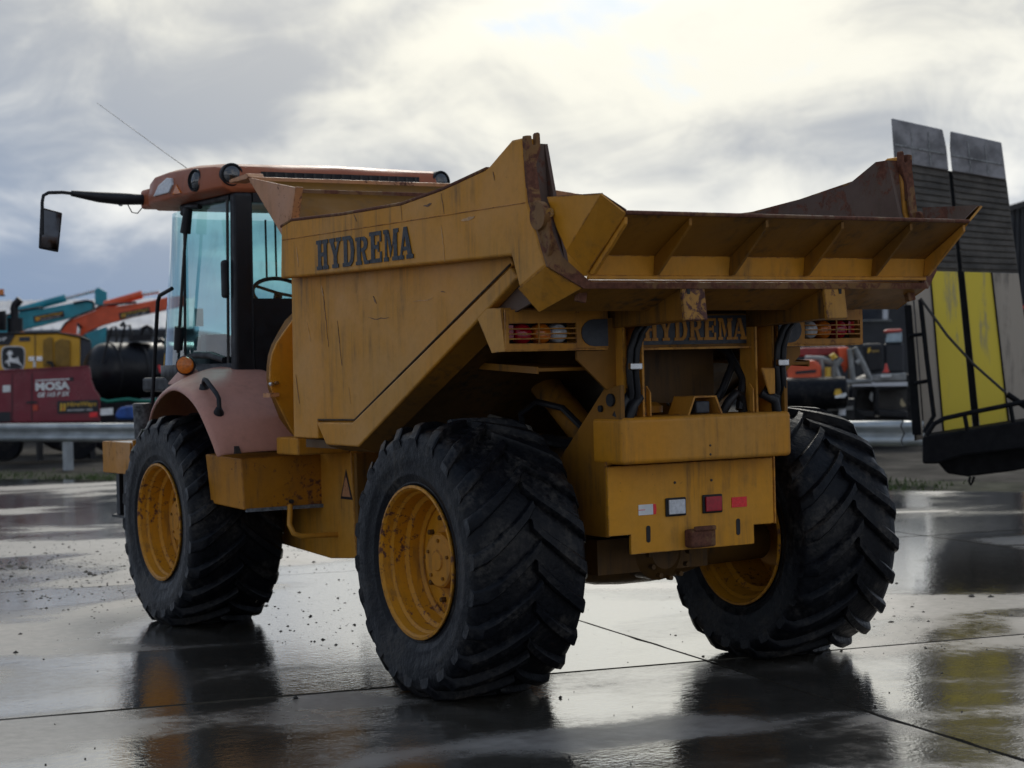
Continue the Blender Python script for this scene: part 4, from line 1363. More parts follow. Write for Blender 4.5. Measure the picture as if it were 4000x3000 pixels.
# louvred slot across the back of the roof
MB().box(3.118, 3.135, -.56, .56, 2.752, 2.792).build('vent_slot', black_plastic, roof)
for k in range(17):
    y = -.53 + k * 1.06 / 16
    MB().box(3.112, 3.117, y - .008, y + .008, 2.755, 2.789).build('vent_slat', dark_steel, roof)
MB().tube([(4.25, .50, 2.86), (4.85, .50, 3.085), (6.3, .50, 3.64)], [.004, .0025, .0018], 6).build('antenna', grey_cover, roof)

# ------------------------------------------------------------------ beyond the yard
def q1(x, y):
    return (x * .5124, 1050 + y * .5124)


def q3(x, y):
    return (3000 + x * .4822, 1150 + y * .4822)


def flat_poly(mb, pts, D, thick, q=None):
    """outline standing upright D metres away, `thick` metres deep"""
    P = [at(*(q(*p) if q else p), D) for p in pts]
    d = sum(P, Vector()) / len(P) - CAM
    d.z = 0
    mb.prism(P, d.normalized() * thick)
    return mb


def base_of(px, D):
    p = at(px, 1600, D)
    return Vector((p.x, p.y, 0))


def w_tube(mb, pts, D, r, n=8, q=None):
    P = [at(*(q(*p[:2]) if q else p[:2]), D + (p[2] if len(p) > 2 else 0)) for p in pts]
    mb.tube(P, r, n)
    return mb


teal = plain('teal_paint', (0.008, 0.24, 0.30), 0.4, var=0.2, vscale=2)
orange = plain('orange_paint', (0.66, 0.085, 0.022), 0.4, var=0.2, vscale=2)
jd_yellow = plain('golden_paint', (0.66, 0.34, 0.010), 0.4, var=0.12, vscale=2)
maroon = plain('maroon_paint', (0.17, 0.008, 0.020), 0.35, var=0.15, vscale=2)
tank_black = plain('black_tank_plastic', (0.008, 0.008, 0.010), 0.34, spec=.25, var=0.2, vscale=2)
sticker_yellow = plain('sticker_yellow', (0.60, 0.36, 0.03), 0.5)
sticker_red = plain('sticker_red', (0.45, 0.05, 0.02), 0.5)
shed_roof = plain('pale_roof_sheet', (0.30, 0.33, 0.38), 0.5, var=0.15, vscale=.3)
shed_wall = plain('grey_shed_wall', (0.20, 0.22, 0.25), 0.6, var=0.15, vscale=.5)
dark_wall = plain('dark_shed_wall', (0.022, 0.023, 0.026), 0.6, var=0.2, vscale=.5)
blue_tarp = plain('blue_tarp', (0.03, 0.10, 0.34), 0.5, var=0.4, vscale=6)
hose_green = plain('green_hose', (0.01, 0.17, 0.11), 0.4)
pane_dark = plain('dark_pane', (0.03, 0.035, 0.045), 0.08)
pane_light = plain('pale_pane', (0.30, 0.38, 0.42), 0.15)
cone_red = plain('cone_red', (0.6, 0.05, 0.03), 0.5)
def boards(name, c, bare_c, amt):
    m, nt, b = new_mat(name)
    tc = N(nt, 'ShaderNodeTexCoord')
    v = tc.outputs['Object']
    st = noise(nt, v, 9.0, 5, 0.65, 0.2, stretch=(1, 1, .09))
    cl = noise(nt, v, 2.2, 5, 0.65, 0.4, stretch=(1, 1, .5))
    f = math_node(nt, 'MULTIPLY_ADD', st, .6, math_node(nt, 'MULTIPLY', cl, .5))
    nt.links.new(mixc(nt, ramp(nt, f, .62 - amt, .74 - amt), c, bare_c), b.inputs['Base Color'])
    b.inputs['Roughness'].default_value = .7
    b.inputs['Specular IOR Level'].default_value = .2
    bn = N(nt, 'ShaderNodeBump', inp={'Strength': .4, 'Distance': .01})
    nt.links.new(st, bn.inputs['Height'])
    nt.links.new(bn.outputs[0], b.inputs['Normal'])
    return m


timber_yellow = boards('yellow_ramp_boards', (0.74, 0.56, 0.07), (0.40, 0.33, 0.17), .03)
timber_grey = boards('grey_ramp_boards', (0.40, 0.34, 0.27), (0.22, 0.19, 0.155), .05)
ramp_dark = plain('dark_ramp_cleats', (0.075, 0.066, 0.055), 0.65, var=0.4, vscale=5, bump=.3)
ramp_tip = plain('worn_ramp_tips', (0.22, 0.21, 0.21), 0.55, var=0.5, vscale=4, bump=.2)
trailer_black = plain('trailer_black', (0.006, 0.006, 0.007), 0.7, spec=0.15)
grey_frame = plain('grey_machine_frame', (0.22, 0.22, 0.21), 0.5, var=0.3, vscale=5)

# ---- grass verge
gv = random.Random(5)
mb = MB()
EN3, ED3 = Vector((EDGE_N.x, EDGE_N.y, 0)), Vector((EDGE_D.x, EDGE_D.y, 0))
E0 = Vector((EDGE_P.x, EDGE_P.y, 0))
ve = [E0 + ED3 * a - EN3 * b for a, b in ((-40, .02), (45, .02), (45, 1.9), (-40, 1.9))]
verge = MB().prism([(p.x, p.y, -.04) for p in ve], (0, 0, .025)).build('verge', plain('verge_soil', (0.035, 0.036, 0.022), .9, spec=.08, var=.5, vscale=2, bump=.6, bscale=20))
tag(verge, 'strip of mossy soil between concrete yard and guardrail', 'verge', kind='structure')
for _ in range(12000):
    a = gv.uniform(-12, 22)
    b = .15 + abs(gv.gauss(0, .8))
    if sin(a * 1.7) + sin(a * .63 + 1) + gv.uniform(-1, 1) < .1:
        continue
    p = E0 + ED3 * a - EN3 * b
    h = gv.uniform(.015, .045)
    an = gv.uniform(0, pi)
    w = Vector((cos(an), sin(an), 0)) * gv.uniform(.008, .02)
    lean = Vector((gv.gauss(0, .4), gv.gauss(0, .4), 1)) * h
    mb.add([p - w + Vector((0, 0, -.02)), p + w + Vector((0, 0, -.02)), p + lean], [(0, 1, 2)])
go = mb.build('grass', grass_mat, fix=False)
tag(go, 'sparse short grass growing along the verge', 'grass', kind='stuff')

# ---- guardrail
GA = Vector((25.4, -4.10, 0))
GD = Vector((-15.7, -6.6, 0)).normalized()
GN = Vector((-GD.y, GD.x, 0))
if GN.dot(CAM - GA) < 0:
    GN = -GN
rail = empty('guardrail', GA, label='galvanised W-beam guardrail on steel posts along the edge of the yard', cat='guardrail')
prof = [(.000, .440), (.030, .452), (.075, .485), (.080, .520), (.030, .560), (.000, .585), (.000, .605), (.030, .630), (.080, .670), (.075, .705), (.030, .738), (.000, .750)]


def rail_beam(a, b):
    A = [GN * (d + .0) + Vector((0, 0, z)) + GD * a for d, z in prof]
    B = [GN * (d + .0) + Vector((0, 0, z)) + GD * b for d, z in prof]
    return MB().loft(A, B)


for k, (a, b) in enumerate(((-12, -8.02), (-8, -4.02), (-4, -.02), (0, 3.98), (4, 7.98), (8, 11.98), (12, 15.98), (16, 17.2))):
    r = rail_beam(a, b).build('rail_beam', galv, rail, smooth=50, solid=.006)
for k in range(7):
    t = -10 + k * 4.0 - .1
    p = GD * t - GN * .09
    MB().hexa([p + GD * a + GN * b + Vector((0, 0, z)) for z in (-.05, .72) for a, b in ((-.055, -.07), (.055, -.07), (.055, .07), (-.055, .07))]).build('rail_post', galv, rail)
# rounded terminal
e = GD * 17.22
A = [e + GN * d + Vector((0, 0, z)) for d, z in prof]
B = [e + GD * .22 + GN * (d * .6 - .10) + Vector((0, 0, z * .96 + .02)) for d, z in prof]
MB().loft(A, B).build('rail_end', galv, rail, smooth=50, solid=.006)

# ---- sticker helper: black panel, yellow italics, small white line
def sticker(parent, p0, p1, D, q, h_px, word=True):
    """panel from lower-left pixel p0 to lower-right pixel p1, h_px tall"""
    a = at(*q(*p0), D)
    b = at(*q(*p1), D)
    top = at(*q(p0[0], p0[1] - h_px), D)
    ux = (b - a)
    w = ux.length
    ux.normalize()
    h = (top - a).length
    un = ux.cross(Vector((0, 0, 1))).normalized()
    if un.dot(CAM - a) < 0:
        un = -un
    uy = un.cross(ux).normalized()
    if uy.z < 0:
        uy = -uy
    pan = MB().prism([a, b, b + uy * h, a + uy * h], un * .012).build('hire_sticker', decal_black, parent)
    o = a + un * .014
    font_text('sticker_lettering', 'HireWays', o + ux * (w * .24) + uy * (h * .42), ux, uy, h * .46, sticker_yellow, pan.parent, offset=.015, shear=.15, width=w * .72)
    font_text('sticker_lettering', 'MACHINERY HIRE', o + ux * (w * .24) + uy * (h * .17), ux, uy, h * .13, white_paint, pan.parent, offset=.01, width=w * .62)
    mb = MB()
    for k, xx in enumerate((.06, .14)):
        P = o + ux * (w * xx) + uy * (h * .2)
        mb.prism([P, P + ux * w * .055, P + ux * w * .07 + uy * h * .6, P + ux * w * .015 + uy * h * .6], un * .004)
    mb.build('sticker_emblem', sticker_yellow, pan.parent)
    P = o + ux * (w * .115) + uy * (h * .2)
    MB().prism([P, P + ux * w * .03, P + ux * w * .05 + uy * h * .28, P + ux * w * .02 + uy * h * .28], un * .006).build('sticker_emblem', sticker_red, pan.parent)


# ---- maroon generator on its trailer
D = 35.0
gen = empty('generator', base_of(180, D), label='maroon trailer generator with large white lettering beside the black water tank', cat='generator')
gi = gen.matrix_world


def adopt(o, root):
    o.parent = root
    o.matrix_parent_inverse = Matrix.Translation(-Vector(root.location))
    return o


class Kid:
    """builds parts in world space under a root that stands elsewhere"""
    def __init__(self, root):
        self.root = root

    def __call__(self, mb, name, mat, **kw):
        return adopt(mb.build(name, mat, **kw), self.root)


K = Kid(gen)
K(flat_poly(MB(), [(-420, 800), (672, 742), (688, 752), (700, 850), (725, 920), (765, 975), (765, 1165), (-420, 1185)], D, .45, q1), 'canopy', maroon, bevel=.03)
K(flat_poly(MB(), [(-420, 792), (678, 737), (680, 748), (-420, 806)], D - .03, .5, q1), 'canopy_lid', maroon)
K(flat_poly(MB(), [(240, 795), (246, 795), (246, 1160), (240, 1160)], D - .012, .01, q1), 'panel_joint', decal_black)
K(flat_poly(MB(), [(90, 805), (95, 805), (95, 1160), (90, 1160)], D - .012, .01, q1), 'panel_joint', decal_black)
K(flat_poly(MB(), [(20, 890), (80, 887), (80, 938), (20, 942)], D - .014, .01, q1), 'white_label', white_paint)
K(flat_poly(MB(), [(-60, 1095), (80, 1090), (80, 1165), (-60, 1170)], D - .014, .01, q1), 'control_panel', decal_black)
K(flat_poly(MB(), [(200, 1012), (285, 1008), (285, 1022), (200, 1026)], D - .03, .03, q1), 'canopy_latch', decal_black)
K(flat_poly(MB(), [(250, 1040), (288, 1038), (288, 1080), (250, 1082)], D - .03, .03, q1), 'canopy_latch', sticker_red)
K(flat_poly(MB(), [(530, 828), (560, 826), (560, 852), (530, 854)], D - .02, .02, q1), 'canopy_latch', decal_black)
K(flat_poly(MB(), [(270, 848), (535, 836), (535, 844), (270, 857)], D - .014, .01, q1), 'lettering_rule', white_paint)


def bg_text(root, body, p0, p1, h_px, D, q, mat, **kw):
    a, b = at(*q(*p0), D), at(*q(*p1), D)
    ux = b - a
    w = ux.length
    ux.normalize()
    un = -VH
    uy = un.cross(ux).normalized()
    if uy.z < 0:
        uy = -uy
    h = (at(*q(p0[0], p0[1] - h_px), D) - a).length
    t = font_text('lettering', body, a, ux, uy, h, mat, None, width=w, **kw)
    return adopt(t, root)


bg_text(gen, 'MOSA', (272, 932), (535, 920), 66, D - .012, q1, white_paint, offset=.05)
bg_text(gen, 'GE 165 P SX', (288, 980), (535, 968), 36, D - .012, q1, white_paint, offset=.03, shear=.3)
dm = empty('sticker_mount', (0, 0, 0))
sticker(dm, (440, 1104), (752, 1094), D - .012, q1, 96)
for c in list(dm.children):
    adopt(c, gen)
bpy.data.objects.remove(dm)
K(flat_poly(MB(), [(-420, 1185), (770, 1165), (790, 1215), (-420, 1240)], D - .02, 1.2, q1), 'trailer_frame', black_paint)
K(flat_poly(MB(), [(682, 1096), (742, 1090), (742, 1128), (682, 1134)], D - .03, .03, q1), 'tail_lamp', red_reflector)
K(flat_poly(MB(), [(765, 1066), (862, 1060), (862, 1112), (765, 1118)], D - .03, .02, q1), 'number_plate', white_paint)
for px in (40, 600):
    c = at(*q1(px, 1390), D + .25)
    c.z = .33
    K(MB().lathe([(-.12, .2), (-.12, .31), (-.08, .33), (.08, .33), (.12, .31), (.12, .2)], c, VH, 24), 'trailer_wheel', rubber, smooth=40)
for px in (-300, 300, 700):
    c = at(*q1(px, 1300), D + .2)
    K(MB().box(c.x - .05, c.x + .05, c.y - .05, c.y + .05, 0.0, c.z + .3), 'trailer_leg', black_paint)

# ---- yellow loader behind it
D = 39.0
ld = empty('wheel_loader', base_of(120, D), label='golden yellow loader with black grille and leaping-deer badge behind the generator', cat='loader')
K = Kid(ld)
K(flat_poly(MB(), [(-300, 505), (-60, 505), (60, 505), (120, 502), (440, 492), (612, 524), (612, 900), (-300, 900)], D, .9, q1), 'engine_cover', jd_yellow, bevel=.03)
K(flat_poly(MB(), [(-300, 488), (440, 480), (600, 505), (690, 540), (690, 552), (600, 524), (440, 494), (-300, 505)], D - .04, .9, q1), 'cover_top', black_plastic, bevel=.02)
K(flat_poly(MB(), [(614, 526), (680, 540), (697, 560), (697, 900), (614, 900)], D + .02, .5, q1), 'grille', decal_grey, bevel=.03)
K(flat_poly(MB(), [(-300, 502), (115, 502), (70, 580), (-300, 590)], D - .03, .03, q1), 'cover_decal', decal_black)
bg_text(ld, 'CHP', (-30, 556), (52, 546), 26, D - .034, q1, white_paint, offset=.02, shear=.25)
K(flat_poly(MB(), [(264, 500), (270, 500), (270, 900), (264, 900)], D - .012, .01, q1), 'cover_joint', decal_black)
for x0, x1, y0, y1 in ((330, 405, 530, 745), (418, 535, 545, 745)):
    K(flat_poly(MB(), [(x0, y0 + 12), (x0 + 50, y0 - 14), (x1, y0), (x1, y1), (x0, y1)], D - .05, .05, q1), 'louvre_panel', plain('louvre_ochre', (0.24, 0.13, .012), .6), bevel=.02)
K(flat_poly(MB(), [(146, 520), (228, 518), (228, 550), (146, 553)], D - .02, .02, q1), 'model_plate', decal_grey)
for x in (240, 300):
    K(flat_poly(MB(), [(x - 22, 668), (x + 22, 668), (x + 22, 702), (x - 22, 702)], D - .03, .03, q1), 'cover_latch', chrome)
K(flat_poly(MB(), [(252, 705), (272, 705), (272, 750), (252, 750)], D - .02, .02, q1), 'white_label', white_paint)
K(flat_poly(MB(), [(355, 702), (400, 705), (415, 735), (412, 750), (392, 750), (388, 728), (355, 720)], D - .12, .12, q1), 'pull_handle', black_plastic)


def rsq(cx, cy, r, n=32, p=5.0, sx=1.0, sy=1.0):
    out = []
    for k in range(n):
        a = 2 * pi * k / n
        c, s = cos(a), sin(a)
        d = (abs(c) ** p + abs(s) ** p) ** (-1 / p)
        out.append((cx + c * d * r * sx * (1 - .06 * (s > 0) * abs(s)), cy + s * d * r * sy))
    return out


K(flat_poly(MB(), rsq(100, 680, 92), D - .02, .02, q1), 'badge_rim', clear_lens)
K(flat_poly(MB(), rsq(100, 680, 84), D - .026, .02, q1), 'badge_field', decal_black)
deer = [(52, 640), (64, 632), (62, 622), (70, 630), (78, 618), (80, 630), (92, 624), (90, 638), (104, 648), (88, 654), (82, 668), (96, 684), (128, 682), (134, 664), (140, 684), (146, 700), (150, 714), (176, 742), (160, 738), (130, 720), (104, 716), (86, 712),
        (70, 712), (76, 732), (72, 750), (66, 738), (58, 716), (44, 712), (46, 726), (40, 716), (42, 702), (64, 694), (66, 676), (62, 656), (52, 652)]
K(flat_poly(MB(), deer, D - .032, .02, q1), 'badge_deer', white_paint)
mb = MB()
w_tube(mb, [(115, 490), (115, 375)], D + .6, .16, 14, q1)
st = K(mb, 'exhaust_silencer', black_paint, smooth=40)
mb = MB()
w_tube(mb, [(112, 380), (108, 300), (115, 275), (135, 255), (155, 232)], D + .6, .085, 12, q1)
K(mb, 'exhaust_stack', black_paint, smooth=60)
K(w_tube(MB(), [(0, 470), (2, 360), (-6, 330)], D + .9, .14, 12, q1), 'air_intake', black_paint, smooth=60)
K(w_tube(MB(), [(172, 490), (172, 478)], D + .3, .05, 10, q1), 'marker_lamp', amber_lens)
c0 = base_of(-40, D)
for px in (-120, 520):
    c = at(*q1(px, 1100), D + .3)
    c.z = .72
    K(MB().lathe([(-.28, .4), (-.28, .66), (-.2, .72), (.2, .72), (.28, .66), (.28, .4)], c, VH, 28), 'loader_wheel', rubber, smooth=40)
K(flat_poly(MB(), [(-300, 900), (697, 900), (697, 1150), (-300, 1150)], D + .3, 1.0, q1), 'loader_frame', black_paint)
K(flat_poly(MB(), [(-300, 488), (-300, 210), (-60, 205), (-52, 488)], D + .2, 1.3, q1), 'loader_cab', black_paint, bevel=.05)
K(flat_poly(MB(), [(-120, 205), (40, 205), (36, 197), (-120, 197)], D + .3, .3, q1), 'beacon_bracket', black_paint)
K(w_tube(MB(), [(10, 197), (10, 155)], D + .4, .055, 14, q1), 'beacon', amber_lens, smooth=40)

# ---- teal and orange excavators, only their booms show
def excavator(D, mat, label, boom, cyl, rod, px0, thick, stick=None, stick_low=None, house=None):
    r = empty('excavator', base_of(px0, D), label=label, cat='excavator', group='excavators parked behind the loader')
    K = Kid(r)
    K(flat_poly(MB(), boom, D, thick, q1), 'boom', mat, bevel=.02)
    a, b = cyl
    K(w_tube(MB(), [a, b], D + thick / 2, .10, 14, q1), 'stick_cylinder', mat, smooth=50)
    K(w_tube(MB(), [rod[0], rod[1]], D + thick / 2, .045, 10, q1), 'cylinder_rod', chrome, smooth=50)
    if stick:
        K(flat_poly(MB(), stick, D + .03, thick - .06, q1), 'stick', mat, bevel=.02)
    if stick_low:
        K(flat_poly(MB(), stick_low, D + .05, thick - .1, q1), 'stick_link', mat, bevel=.02)
    K(flat_poly(MB(), house, D - .3, 2.2, q1), 'house', mat, bevel=.05)
    x0, x1 = house[0][0], house[1][0]
    for dd in (-.3, 1.5):
        mbt = MB()
        a = at(*q1(x0, 1000), D + dd)
        b = at(*q1(x1, 1000), D + dd)
        u = (b - a)
        u.z = 0
        L = u.length
        u.normalize()
        pts = []
        for k in range(9):
            t = pi / 2 + pi * k / 8
            pts.append(Vector((a.x, a.y, .42)) + u * (.42 + .42 * cos(t)) + Vector((0, 0, .42 * sin(t))))
        for k in range(9):
            t = -pi / 2 + pi * k / 8
            pts.append(Vector((a.x, a.y, .42)) + u * (L - .42 + .42 * cos(t)) + Vector((0, 0, .42 * sin(t))))
        mbt.prism(pts, VH * .5)
        K(mbt, 'crawler_track', rubber)
    return r


ex1 = excavator(50.0, teal, 'teal excavator with raised boom carrying a black sticker', [(-160, 470), (10, 370), (130, 338), (640, 246), (700, 246), (722, 268), (722, 300), (560, 368), (330, 430), (150, 470), (-60, 560)],
                ((150, 318), (500, 222)), ((490, 228), (735, 165)), -200, .45,
                stick=[(722, 165), (738, 145), (755, 143), (815, 176), (816, 262), (770, 285), (724, 268)],
                stick_low=[(640, 500), (812, 440), (806, 560), (745, 600), (705, 640), (690, 560)],
                house=[(-420, 900), (40, 900), (40, 560), (-160, 470), (-420, 480)])
dm = empty('sticker_mount', (0, 0, 0))
sticker(dm, (262, 410), (492, 366), 50.0 - .012, q1, 48)
for c in list(dm.children):
    adopt(c, ex1)
bpy.data.objects.remove(dm)
adopt(w_tube(MB(), [(20, 372), (140, 320), (300, 296), (330, 300)], 49.9, .03, 8, q1).build('boom_hose', hose_rubber), ex1)
adopt(w_tube(MB(), [(560, 262), (660, 243), (705, 252), (718, 275), (708, 300)], 49.9, .03, 8, q1).build('boom_hose', hose_rubber), ex1)

ex2 = excavator(47.0, orange, 'orange excavator with boom stretched towards the dump truck cab', [(440, 540), (466, 478), (500, 425), (545, 388), (715, 322), (770, 286), (840, 290), (1060, 262), (1280, 215), (1420, 200), (1420, 280), (1270, 312), (1000, 372), (810, 422), (690, 470), (625, 508), (560, 560)],
                ((800, 276), (1085, 195)), ((1080, 196), (1215, 175)), 400, .45,
                house=[(180, 900), (600, 900), (600, 560), (440, 540), (180, 545)])
dm = empty('sticker_mount', (0, 0, 0))
sticker(dm, (916, 386), (1148, 340), 47.0 - .012, q1, 50)
for c in list(dm.children):
    adopt(c, ex2)
bpy.data.objects.remove(dm)
adopt(w_tube(MB(), [(462, 470), (500, 415), (560, 372), (700, 318), (770, 280), (1040, 255)], 46.9, .028, 8, q1).build('boom_hose', hose_rubber), ex2)
adopt(w_tube(MB(), [(600, 498), (605, 440)], 46.8, .05, 8, q1).build('boom_cylinder_rod', chrome), ex2)
adopt(w_tube(MB(), [(600, 440), (612, 430)], 46.8, .09, 8, q1).build('boom_pin', black_paint), ex2)

# ---- black water tank on a truck
D = 38.0
tk = empty('water_tank_truck', base_of(500, D), label='black plastic water tank with hoses on top, green hose along its foot', cat='tank')
K = Kid(tk)
c = at(*q1(950, 778), D + .75)
ax = (RH * .78 + VH * .62).normalized()
prof = []
L = 2.2
for k in range(9):
    a = pi / 2 * k / 8
    prof.append((-.62 - .42 * cos(a) + .2, .575 * sin(a) if k else .001))
prof += [(L - .42, .575)]
for k in range(1, 9):
    a = pi / 2 * k / 8
    prof.append((L - .42 + .42 * sin(a), .575 * cos(a) if k < 8 else .001))
K(MB().lathe(prof, c, ax, 40, cap=False), 'tank_shell', tank_black, smooth=50)
for t in (-.35, .25, .9):
    K(MB().lathe([(t - .03, .585), (t + .03, .585)], c, ax, 40, cap=False), 'tank_band', black_paint, smooth=60, solid=.01)
for pts, r in (([(780, 720), (820, 560), (850, 450), (880, 440), (890, 520), (885, 560)], .025), ([(905, 640), (930, 540), (950, 440), (990, 430), (1005, 500), (995, 555)], .025),
               ([(1070, 500), (1090, 455), (1120, 440), (1150, 455), (1165, 500)], .045), ([(920, 440), (940, 410), (955, 445)], .04), ([(1180, 560), (1230, 545), (1260, 570)], .05)):
    K(w_tube(MB(), pts, D - .1, r, 8, q1), 'tank_hose', hose_rubber, smooth=60)
K(flat_poly(MB(), [(980, 505), (1150, 495), (1160, 545), (980, 552)], D + .5, .5, q1), 'pump_deck', black_paint)
K(w_tube(MB(), [(762, 995), (820, 1012), (900, 1002), (975, 994), (1060, 1006), (1140, 1008), (1230, 996)], D - .3, .035, 8, q1), 'green_hose', hose_green, smooth=60)
K(flat_poly(MB(), [(740, 1010), (1500, 1000), (1500, 1180), (740, 1190)], D, 1.6, q1), 'truck_bed', black_paint)
K(flat_poly(MB(), [(1175, 705), (1215, 700), (1235, 800), (1190, 800)], D - .2, .1, q1), 'tank_valve', black_paint)
K(w_tube(MB(), [(1212, 735), (1225, 790)], D - .35, .025, 8, q1), 'valve_handle', red_reflector)
mb = MB()
for px in (850, 1350):
    cc = at(*q1(px, 1300), D + .3)
    cc.z = .45
    K(MB().lathe([(-.15, .25), (-.15, .42), (-.1, .45), (.1, .45), (.15, .42), (.15, .25)], cc, VH, 24), 'truck_wheel', rubber, smooth=40)
# blue tarpaulin bundle on the ground by it
D = 36.3
tb = flat_poly(MB(), [(875, 1115), (905, 1065), (960, 1048), (1030, 1045), (1060, 1080), (1060, 1130), (1000, 1150), (890, 1150)], D, .6, q1).build('blue_bundle', blue_tarp, bevel=.05, seg=3)
tag(tb, 'crumpled bright blue bundle lying on a dark crate', 'tarp')
cr = MB()
a = at(*q1(870, 1150), D - .1)
b = at(*q1(1070, 1150), D - .1)
cr.prism([(a.x, a.y, 0), (b.x, b.y, 0), b, a], VH * .8)
tag(cr.build('dark_crate', black_paint, bevel=.02), 'dark box carrying the blue bundle behind the guardrail', 'crate')

# ---- far shed with pale roof
D = 90.0
sh = empty('shed', base_of(300, D), label='long low shed with pale ribbed roof far behind the excavators', cat='building')
K = Kid(sh)
a0, a1 = at(-900, 1190, D + 9), at(760, 1168, D + 9)
b0, b1 = at(-900, 1305, D), at(760, 1285, D)
K(MB().plate([a0, a1, b1, b0], .1), 'roof', shed_roof)
for k in range(40):
    t = k / 39
    p, r = a0.lerp(a1, t), b0.lerp(b1, t)
    K(MB().bar(p + Vector((0, 0, .08)), r + Vector((0, 0, .08)), .06, .06), 'roof_rib', shed_roof)
w0, w1 = Vector((b0.x, b0.y, 0)), Vector((b1.x, b1.y, 0))
K(MB().prism([w0 + VH * .4, w1 + VH * .4, b1 + VH * .4 - Vector((0, 0, .06)), b0 + VH * .4 - Vector((0, 0, .06))], VH * 8), 'wall', shed_wall)
K(MB().prism([b0 - VH * .1, b1 - VH * .1, b1 - VH * .1 - Vector((0, 0, .25)), b0 - VH * .1 - Vector((0, 0, .25))], VH * .1), 'gutter', dark_wall)

# ------------------------------------------------------------------ right-hand side
# ---- trailer with its loading ramps folded up
D = 18.0
tr_ = empty('ramp_trailer', base_of(3800, D), label='black trailer tail with two tall loading ramps folded upright, yellow boards', cat='trailer')
K = Kid(tr_)
# ramp outline in photo pixels (full size)
TL, TR_, BL, BR = (3481, 461), (3912, 556), (3572, 1722), (4052, 1640)


def rp(u, v):
    """u across 0..1, v from top 0 to foot 1"""
    x = (TL[0] * (1 - u) + TR_[0] * u) * (1 - v) + (BL[0] * (1 - u) + BR[0] * u) * v
    y = (TL[1] * (1 - u) + TR_[1] * u) * (1 - v) + (BL[1] * (1 - u) + BR[1] * u) * v
    return (x, y)


def ramp_quad(u0, u1, v0, v1, D0, th):
    return flat_poly(MB(), [rp(u0, v0), rp(u1, v0), rp(u1, v1), rp(u0, v1)], D0, th)


for s, (u0, u1) in enumerate(((0.0, .485), (.515, 1.0))):
    # tip plate, cut at the top
    tip = [rp(u0, 0), rp(u1 - (.02 if s == 0 else 0), 0), rp(u1, .06), rp(u1, .135), rp(u0, .135)] if s == 0 else [rp(u0 + .02, 0), rp(u1, 0), rp(u1, .135), rp(u0, .135), rp(u0, .06)]
    K(flat_poly(MB(), tip, D - .02, .10), 'ramp_tip', ramp_tip, bevel=.01)
    for uu in (.36, .68):
        K(ramp_quad(u0 + (u1 - u0) * uu - .004, u0 + (u1 - u0) * uu + .004, .02, .13, D - .028, .01), 'tip_seam', grime_white)
    K(ramp_quad(u0 + .02, u1 - .02, .078, .083, D - .030, .01), 'tip_seam', grime_white)
    # cleated dark stretch: one bar after the other
    K(ramp_quad(u0, u1, .136, .470, D + .02, .08), 'ramp_back', ramp_dark)
    for k in range(15):
        v = .145 + k * .0215
        K(ramp_quad(u0 + .005, u1 - .005, v, v + .015, D + .004, .02), 'ramp_cleat', ramp_dark, bevel=.006)
for u0, u1, m in ((0.0, .075, timber_grey), (.085, .235, timber_grey), (.245, .475, timber_yellow), (.535, .765, timber_yellow), (.775, 1.0, timber_grey)):
    K(ramp_quad(u0, u1, .472, 1.0, D, .09), 'ramp_board', m, bevel=.006)
K(ramp_quad(.478, .532, .136, 1.0, D + .03, .06), 'centre_channel', trailer_black)
for u in (.008, .24, .77):
    K(ramp_quad(u - .006, u + .006, .472, 1.0, D - .01, .06), 'board_joint', trailer_black)
# side frame with rungs on the left
mb = MB()
pts = [(3532, 1300, 0), (3560, 1150, 0)]
K(flat_poly(MB(), [(3532, 1190), (3560, 1190), (3600, 1700), (3564, 1700)], D - .15, .12), 'frame_post', trailer_black, bevel=.01)
K(w_tube(MB(), [(3595, 1170), (3620, 1400), (3648, 1625), (3610, 1690)], D - .25, .022, 8), 'side_tube', trailer_black, smooth=60)
for y0, y1 in ((1312, 1305), (1497, 1487)):
    K(w_tube(MB(), [(3550 + (y0 - 1312) * .12, y0), (3608 + (y0 - 1312) * .12, y1)], D - .2, .018, 8), 'side_rung', trailer_black, smooth=60)
# diagonal stay with turnbuckle
K(w_tube(MB(), [(3595, 1165), (3700, 1310), (3800, 1420), (3930, 1535)], D - .35, .013, 8), 'stay_rod', dark_steel, smooth=60)
K(w_tube(MB(), [(3935, 1540), (4030, 1605)], D - .35, .028, 8), 'stay_jack', trailer_black, smooth=60)
# deck: tilted black slab and its railing
K(flat_poly(MB(), [(3603, 1705), (4150, 1620), (4150, 1735), (3760, 1780), (3660, 1812), (3603, 1812)], D - .6, 1.6), 'deck_beam', trailer_black, bevel=.02)
K(flat_poly(MB(), [(3660, 1805), (3770, 1765), (4150, 1725), (4150, 1800), (3960, 1840), (3780, 1862), (3700, 1850)], D - .3, 1.5), 'under_frame', trailer_black, bevel=.02)
K(w_tube(MB(), [(3618, 1702), (3650, 1655), (3690, 1634), (3800, 1610), (4000, 1570), (4150, 1540)], D - .7, .022, 8), 'deck_rail', trailer_black, smooth=60)
for x, y0, y1 in ((3768, 1622, 1685), (3946, 1580, 1650)):
    K(w_tube(MB(), [(x, y0), (x + 12, y1)], D - .7, .02, 8), 'rail_post', trailer_black, smooth=60)
mb = MB()
cable = [(3790, 1862), (3785, 1880), (3792, 1895), (3800, 1880), (3806, 1862)]
K(w_tube(MB(), cable, D - .4, .012, 6), 'loose_strap', trailer_black)
cc = base_of(4260, D)
